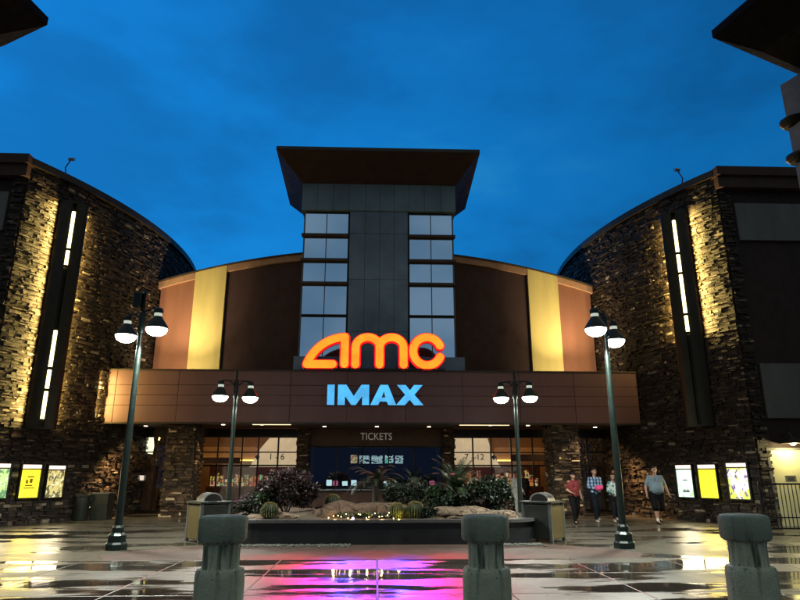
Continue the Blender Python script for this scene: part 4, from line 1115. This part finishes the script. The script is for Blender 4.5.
fronds((-.02,18.5,.6),30,1.0,1.7,'small palm with arching fronds in front of the ticket windows',31,'palm',.7,mat=lf_dark)
fronds((2.2,17.6,.55),38,1.15,1.2,'sago palm with stiff green fronds in the right half of the planter',32,'sago_palm',.55,up=1.1)
fronds((1.6,17.9,.6),20,.7,1.0,'smaller sago palm tucked beside the clipped round bush',33,'sago_palm',.15)
# string lights
sl=empty('string_lights',(-.15,16.2,.56),'string of small warm lights lying among the low planter shrubs','lights')
m_fairy=E('fairy_bulb',(1,.68,.26),9); mb=MB(); rr=random.Random(9); pts=[]
for k in range(17):
    x=-1.0+k*.1+rr.uniform(-.04,.04); pts.append(Vector((x,.0+rr.uniform(-.35,.15),rr.uniform(.0,.14))))
    MB().sphere(pts[-1],.012,8,6).build('bulb',m_fairy,sl)
MB().tube([p+Vector((0,0,-.016)) for p in pts],.004,5).build('wire',m_black,sl)
for x in (-.85,-.45,-.05,.3): light('fairy_glow','POINT',(x-.15,16.05,.68),2.,(1,.66,.25),.02)
r=empty('ledge_spotlight',(-.55,15.72,.56),'tiny pale accent light on the planter ledge below the string lights','light')
MB().lathe([(.03,0),(.03,.04),(.02,.05)],seg=12).build('lens',E('accent_lens',(.8,.6,1),4),r)

# ---------------------------------------------------------------- litter bins by the planter
m_olive=M('olive_panel',(.085,.06,.02),.4,var=.25,scale=3,spec=.5); m_bindark=M('bin_dark_panel',(.012,.016,.012),.4,var=.3,scale=3)
def litter_bin(c,rz,label,s):
    r=empty('litter_bin',c,label,'bin','panelled litter bins beside the planter',rz)
    a=.36
    MB().box(-a,a,-a,a,.06,.88,.02).build('body',m_bindark,r)
    MB().box(s*a+(.003 if s>0 else -.03),s*a+(.03 if s>0 else -.003),-a+.03,a-.03,.08,.86,.006).build('side_panel',m_olive,r)
    MB().box(-a+.03,a-.03,-a-.03,-a-.003,.08,.86,.006).build('front_panel',m_bindark,r)
    boxes('corner_post',m_chromeg,r,[(sx*a-.04,sx*a+.04,sy*a-.04,sy*a+.04,0,.9) for sx in (-1,1) for sy in (-1,1)],.01,False)
    MB().box(-a-.07,a+.07,-a-.07,a+.07,.9,.955,.012).build('lid',m_bindark,r)
    # hooded ash grille
    mb=MB(); N=10
    pr=[(.26*math.cos(PI*i/N),.956+.2*math.sin(PI*i/N)) for i in range(N+1)]
    mq=MB(); mq.prism([(p[0]*.84,.956+(p[1]-.956)*.84) for p in pr],-.19,.19); mq.build('hood',m_black,r)
    for k in range(9):
        y=-.2+k*.045
        P0=[(p[0],p[1]) for p in pr]; P1=[(p[0]*.9,.956+(p[1]-.956)*.88) for p in reversed(pr)]
        mb.prism(P0+P1,y,y+.024)
    mb.build('hood_grille',m_chrome,r)
    MB().box(-.2,.2,-.17,.17,.956,1.05,.02).build('ash_tray',m_black,r)
m_chromeg=M('bin_post_metal',(.12,.13,.12),.4,metal=.5)
litter_bin((-4.2,16.6,0),R(40),'olive and dark green litter bin with hooded grille, left end of planter',-1)
litter_bin((4.22,16.4,0),R(-40),'olive and dark green litter bin with hooded grille, right end of planter',1)
# wall bin and box by the left wall
r=empty('wall_bin',(-10.62,23.95,0),'dark round litter bin against the left curved stone wall','bin')
MB().lathe([(.25,0),(.27,.03),(.27,.8),(.29,.82),(.29,.88),(.2,.95),(.05,.98)],seg=28).build('body',m_bindark,r,smooth=True)
MB().box(-.12,.12,-.3,-.2,.84,.92).build('opening',m_black,r)
r=empty('utility_box',(-10.05,24.35,0),'dark metal utility box standing right of the round wall bin','box')
MB().box(-.3,.3,-.3,.3,0,.9,.015).build('body',m_bindark,r); MB().box(-.33,.33,-.33,.33,.9,.95,.01).build('lid',m_chromeg,r)

# ---------------------------------------------------------------- side door, gate and wall lamp on the right
sd=empty('service_door',(13.5,20.55,0),'pale lit service door behind the iron gate with a small notice','door')
MB().box(-.6,.6,0,.06,.0,2.36,.01).build('leaf',M('door_paint',(.62,.58,.35),.5,var=.08),sd)
mb=MB(); mb.box(-.68,-.6,-.03,.06,0,2.44); mb.box(.6,.68,-.03,.06,0,2.44); mb.box(-.6,.6,-.03,.06,2.36,2.44); mb.build('frame',m_greypanel,sd)
mb=MB(); mb.box(-.18,.18,-.012,-.002,1.38,1.56); mb.build('notice',m_greypanel,sd)
mb=MB(); mb.box(-.14,.14,-.018,-.013,1.5,1.52);mb.box(-.12,.12,-.018,-.013,1.45,1.47);mb.box(-.1,.1,-.018,-.013,1.41,1.43); mb.build('notice_text',m_ink,sd)
wl=empty('wall_lamp',(13.5,20.5,2.62),'bronze gooseneck wall lamp shining over the service door','lamp')
MB().tube([(0,.1,.22),(0,-.25,.3),(0,-.35,.12)],.02).build('arm',m_bronze,wl,smooth=True)
MB().lathe([(.42,-.06),(.4,-.04),(.12,.08),(.06,.14)],(0,-.35,0),24).build('shade',m_bronze,wl,smooth=True)
MB().sphere((0,-.35,-.06),.09,14,8,(1,1,.6)).build('bulb',E('wall_bulb',(1,.93,.55),12),wl,smooth=True)
light('wall_lamp_light','POINT',(0,-.42,-.22),75,(1,.87,.42),.07,wl)
def gate_section(x0,x1,y,label,h=1.35):
    r=empty('iron_gate',((x0+x1)/2,y,0),label,'gate'); w_=(x1-x0)/2
    boxes('rail',m_black,r,[(-w_,w_,-.02,.02,h-.05,h),(-w_,w_,-.02,.02,.08,.12),(-w_,w_,-.02,.02,.38,.41)],0,False)
    boxes('gate_post',m_black,r,[(-w_-.06,-w_,-.03,.03,0,h+.04),(w_,w_+.06,-.03,.03,0,h+.04)],.005,False)
    mb=MB(); k=int(2*w_/.115)
    for i in range(1,k): 
        x=-w_+2*w_*i/k; mb.box(x-.009,x+.009,-.009,.009,.12,.38); mb.box(x-.009,x+.009,-.009,.009,.41,h-.05)
    mb.build('bars',m_black,r)
gate_section(11.2,13.2,18.5,'black iron gate of upright bars in front of the pale service door')
gate_section(13.4,16.5,18.5,'black iron fence section right of the gate, at the picture edge')

# warm lights near the side doors and pillars (spots at soffit height) -------------------
m_doorlite=E('door_light_panel',(1,1,.72),1.7)
r=empty('lit_sign_box',(-9.98,28.4,2.45),'small bright hanging light box behind the left side door glass','sign')
mb=MB(); mb.prism([(-.16,.05),(.14,.0),(.17,.35),(.1,.75),(-.02,.85),(-.16,.7)],-.06,.06); mb.build('panel',m_doorlite,r)
MB().cyl((0,0,.84),(0,0,1.15),.01,.01,6).build('hanger',m_black,r)
r=empty('door_notice',(-10.05,27.94,1.35),'small white notice on the left side door','notice')
MB().box(-.12,.12,-.01,.01,0,.2).build('sheet',E('notice_glow',(1,.9,.75),.7),r)
for s in (-1,1):
    # wooden door leaves in the side bays
    for k,x in enumerate((9.72,)):
        mb=MB(); mb.box(s*x-.3,s*x+.3,28.25,28.3,0,1.92,.01); W(mb,'door_leaf',M('door_wood',(.22,.075,.03),.5,var=.3),cin)
light('left_door_wash','SPOT',(-9.35,26.0,3.4),1300,(1,.55,.2),.06,None,(-10.7,25.3,.5),52,.9)
light('right_door_wash','SPOT',(9.2,26.0,3.4),1300,(1,.55,.2),.06,None,(10.5,25.3,.5),52,.9)
light('left_pier_wash','SPOT',(-6.7,26.0,3.4),160,(1,.7,.35),.06,None,(-7.4,26,.6),60,.7)
light('right_pier_wash','SPOT',(8.35,24.7,3.4),120,(1,.8,.5),.06,None,(7.6,25.4,.8),70,.7)
# added area light brightens the canopy's left end; the fitting below is unlit
fx=empty('unlit_fitting',(-11.0,24.35,0.02),'added unlit fitting at the foot of the left stone wall under the canopy end','light')
MB().lathe([(.1,0),(.1,.04),(.07,.05)],seg=16).build('housing',m_bronze,fx)
light('canopy_end_fill','AREA',(-10.74,24.42,4.55),60,(1,.74,.22),.08,None,(-10.2,25.2,4.55),sizey=1.7)

# ---------------------------------------------------------------- near roofs top left / top right
def near(s,label):
    r=empty('corner_building',(s*9.6,9.8,0),label,'building')
    z=9.75
    if s>0:
        tp=[(6.43,9.97),(6.80,8.6),(7.2,7),(14,7),(14,13),(8.9,11.05)]
        inn=[(8.38,10.75),(8.9,9.0),(14,9.0),(14,11.3)]
    else:
        tp=[(-6.28,10.08),(-6.44,9.2),(-6.9,7),(-14,7),(-14,13.2),(-7.46,10.72),]
        inn=None
    mb=MB(); mb.prism(tp,z,z+.16,'Z'); W(mb,'roof',m_roofdark,r)
    cx=s*10.8; cy=9.6
    lo=[(cx+(x-cx)*.8,cy+(y-cy)*.8,z-.35) for x,y in tp]
    mb=MB(); A=[mb.bm.verts.new((x,y,z-.004)) for x,y in tp]; B=[mb.bm.verts.new(p) for p in lo]; n_=len(tp)
    for k in range(n_): mb.bm.faces.new((A[k],A[(k+1)%n_],B[(k+1)%n_],B[k]))
    mb.bm.faces.new(B); W(mb,'soffit',m_roofdark,r)
    mb=MB(); wl_=[(s*8.38,11.0),(s*9.3,8.4),(s*13.5,8.4),(s*13.5,11.6)]; mb.prism(wl_,0,z-.3,'Z'); W(mb,'wall',m_beige,r)
    for zz_ in (8.55,7.75):
        mb=MB(); mb.lathe([(.05,-.14),(.2,-.09),(.27,0),(.27,.05),(.1,.09)],(s*8.5,10.95,zz_),20); W(mb,'wall_light',m_house,r)
near(1,'near dark building corner with flared roof at the top right edge')
near(-1,'near dark building corner with flared roof at the top left edge')

# ---------------------------------------------------------------- camera
cam=bpy.data.cameras.new('camera'); co=bpy.data.objects.new('camera',cam); COL.objects.link(co)
cam.sensor_width=36; cam.lens=27.9; cam.clip_end=2000
co.location=(0,0,1.6); co.rotation_euler=(R(90+15.7),0,R(-2.1)); sc.camera=co
sc.view_settings.view_transform='Standard'; sc.view_settings.look='None'; sc.view_settings.exposure=0
sc.cycles.use_denoising=True
sc.cycles.max_bounces=6; sc.cycles.transparent_max_bounces=12; sc.cycles.sample_clamp_indirect=4; sc.cycles.caustics_reflective=False; sc.cycles.caustics_refractive=False
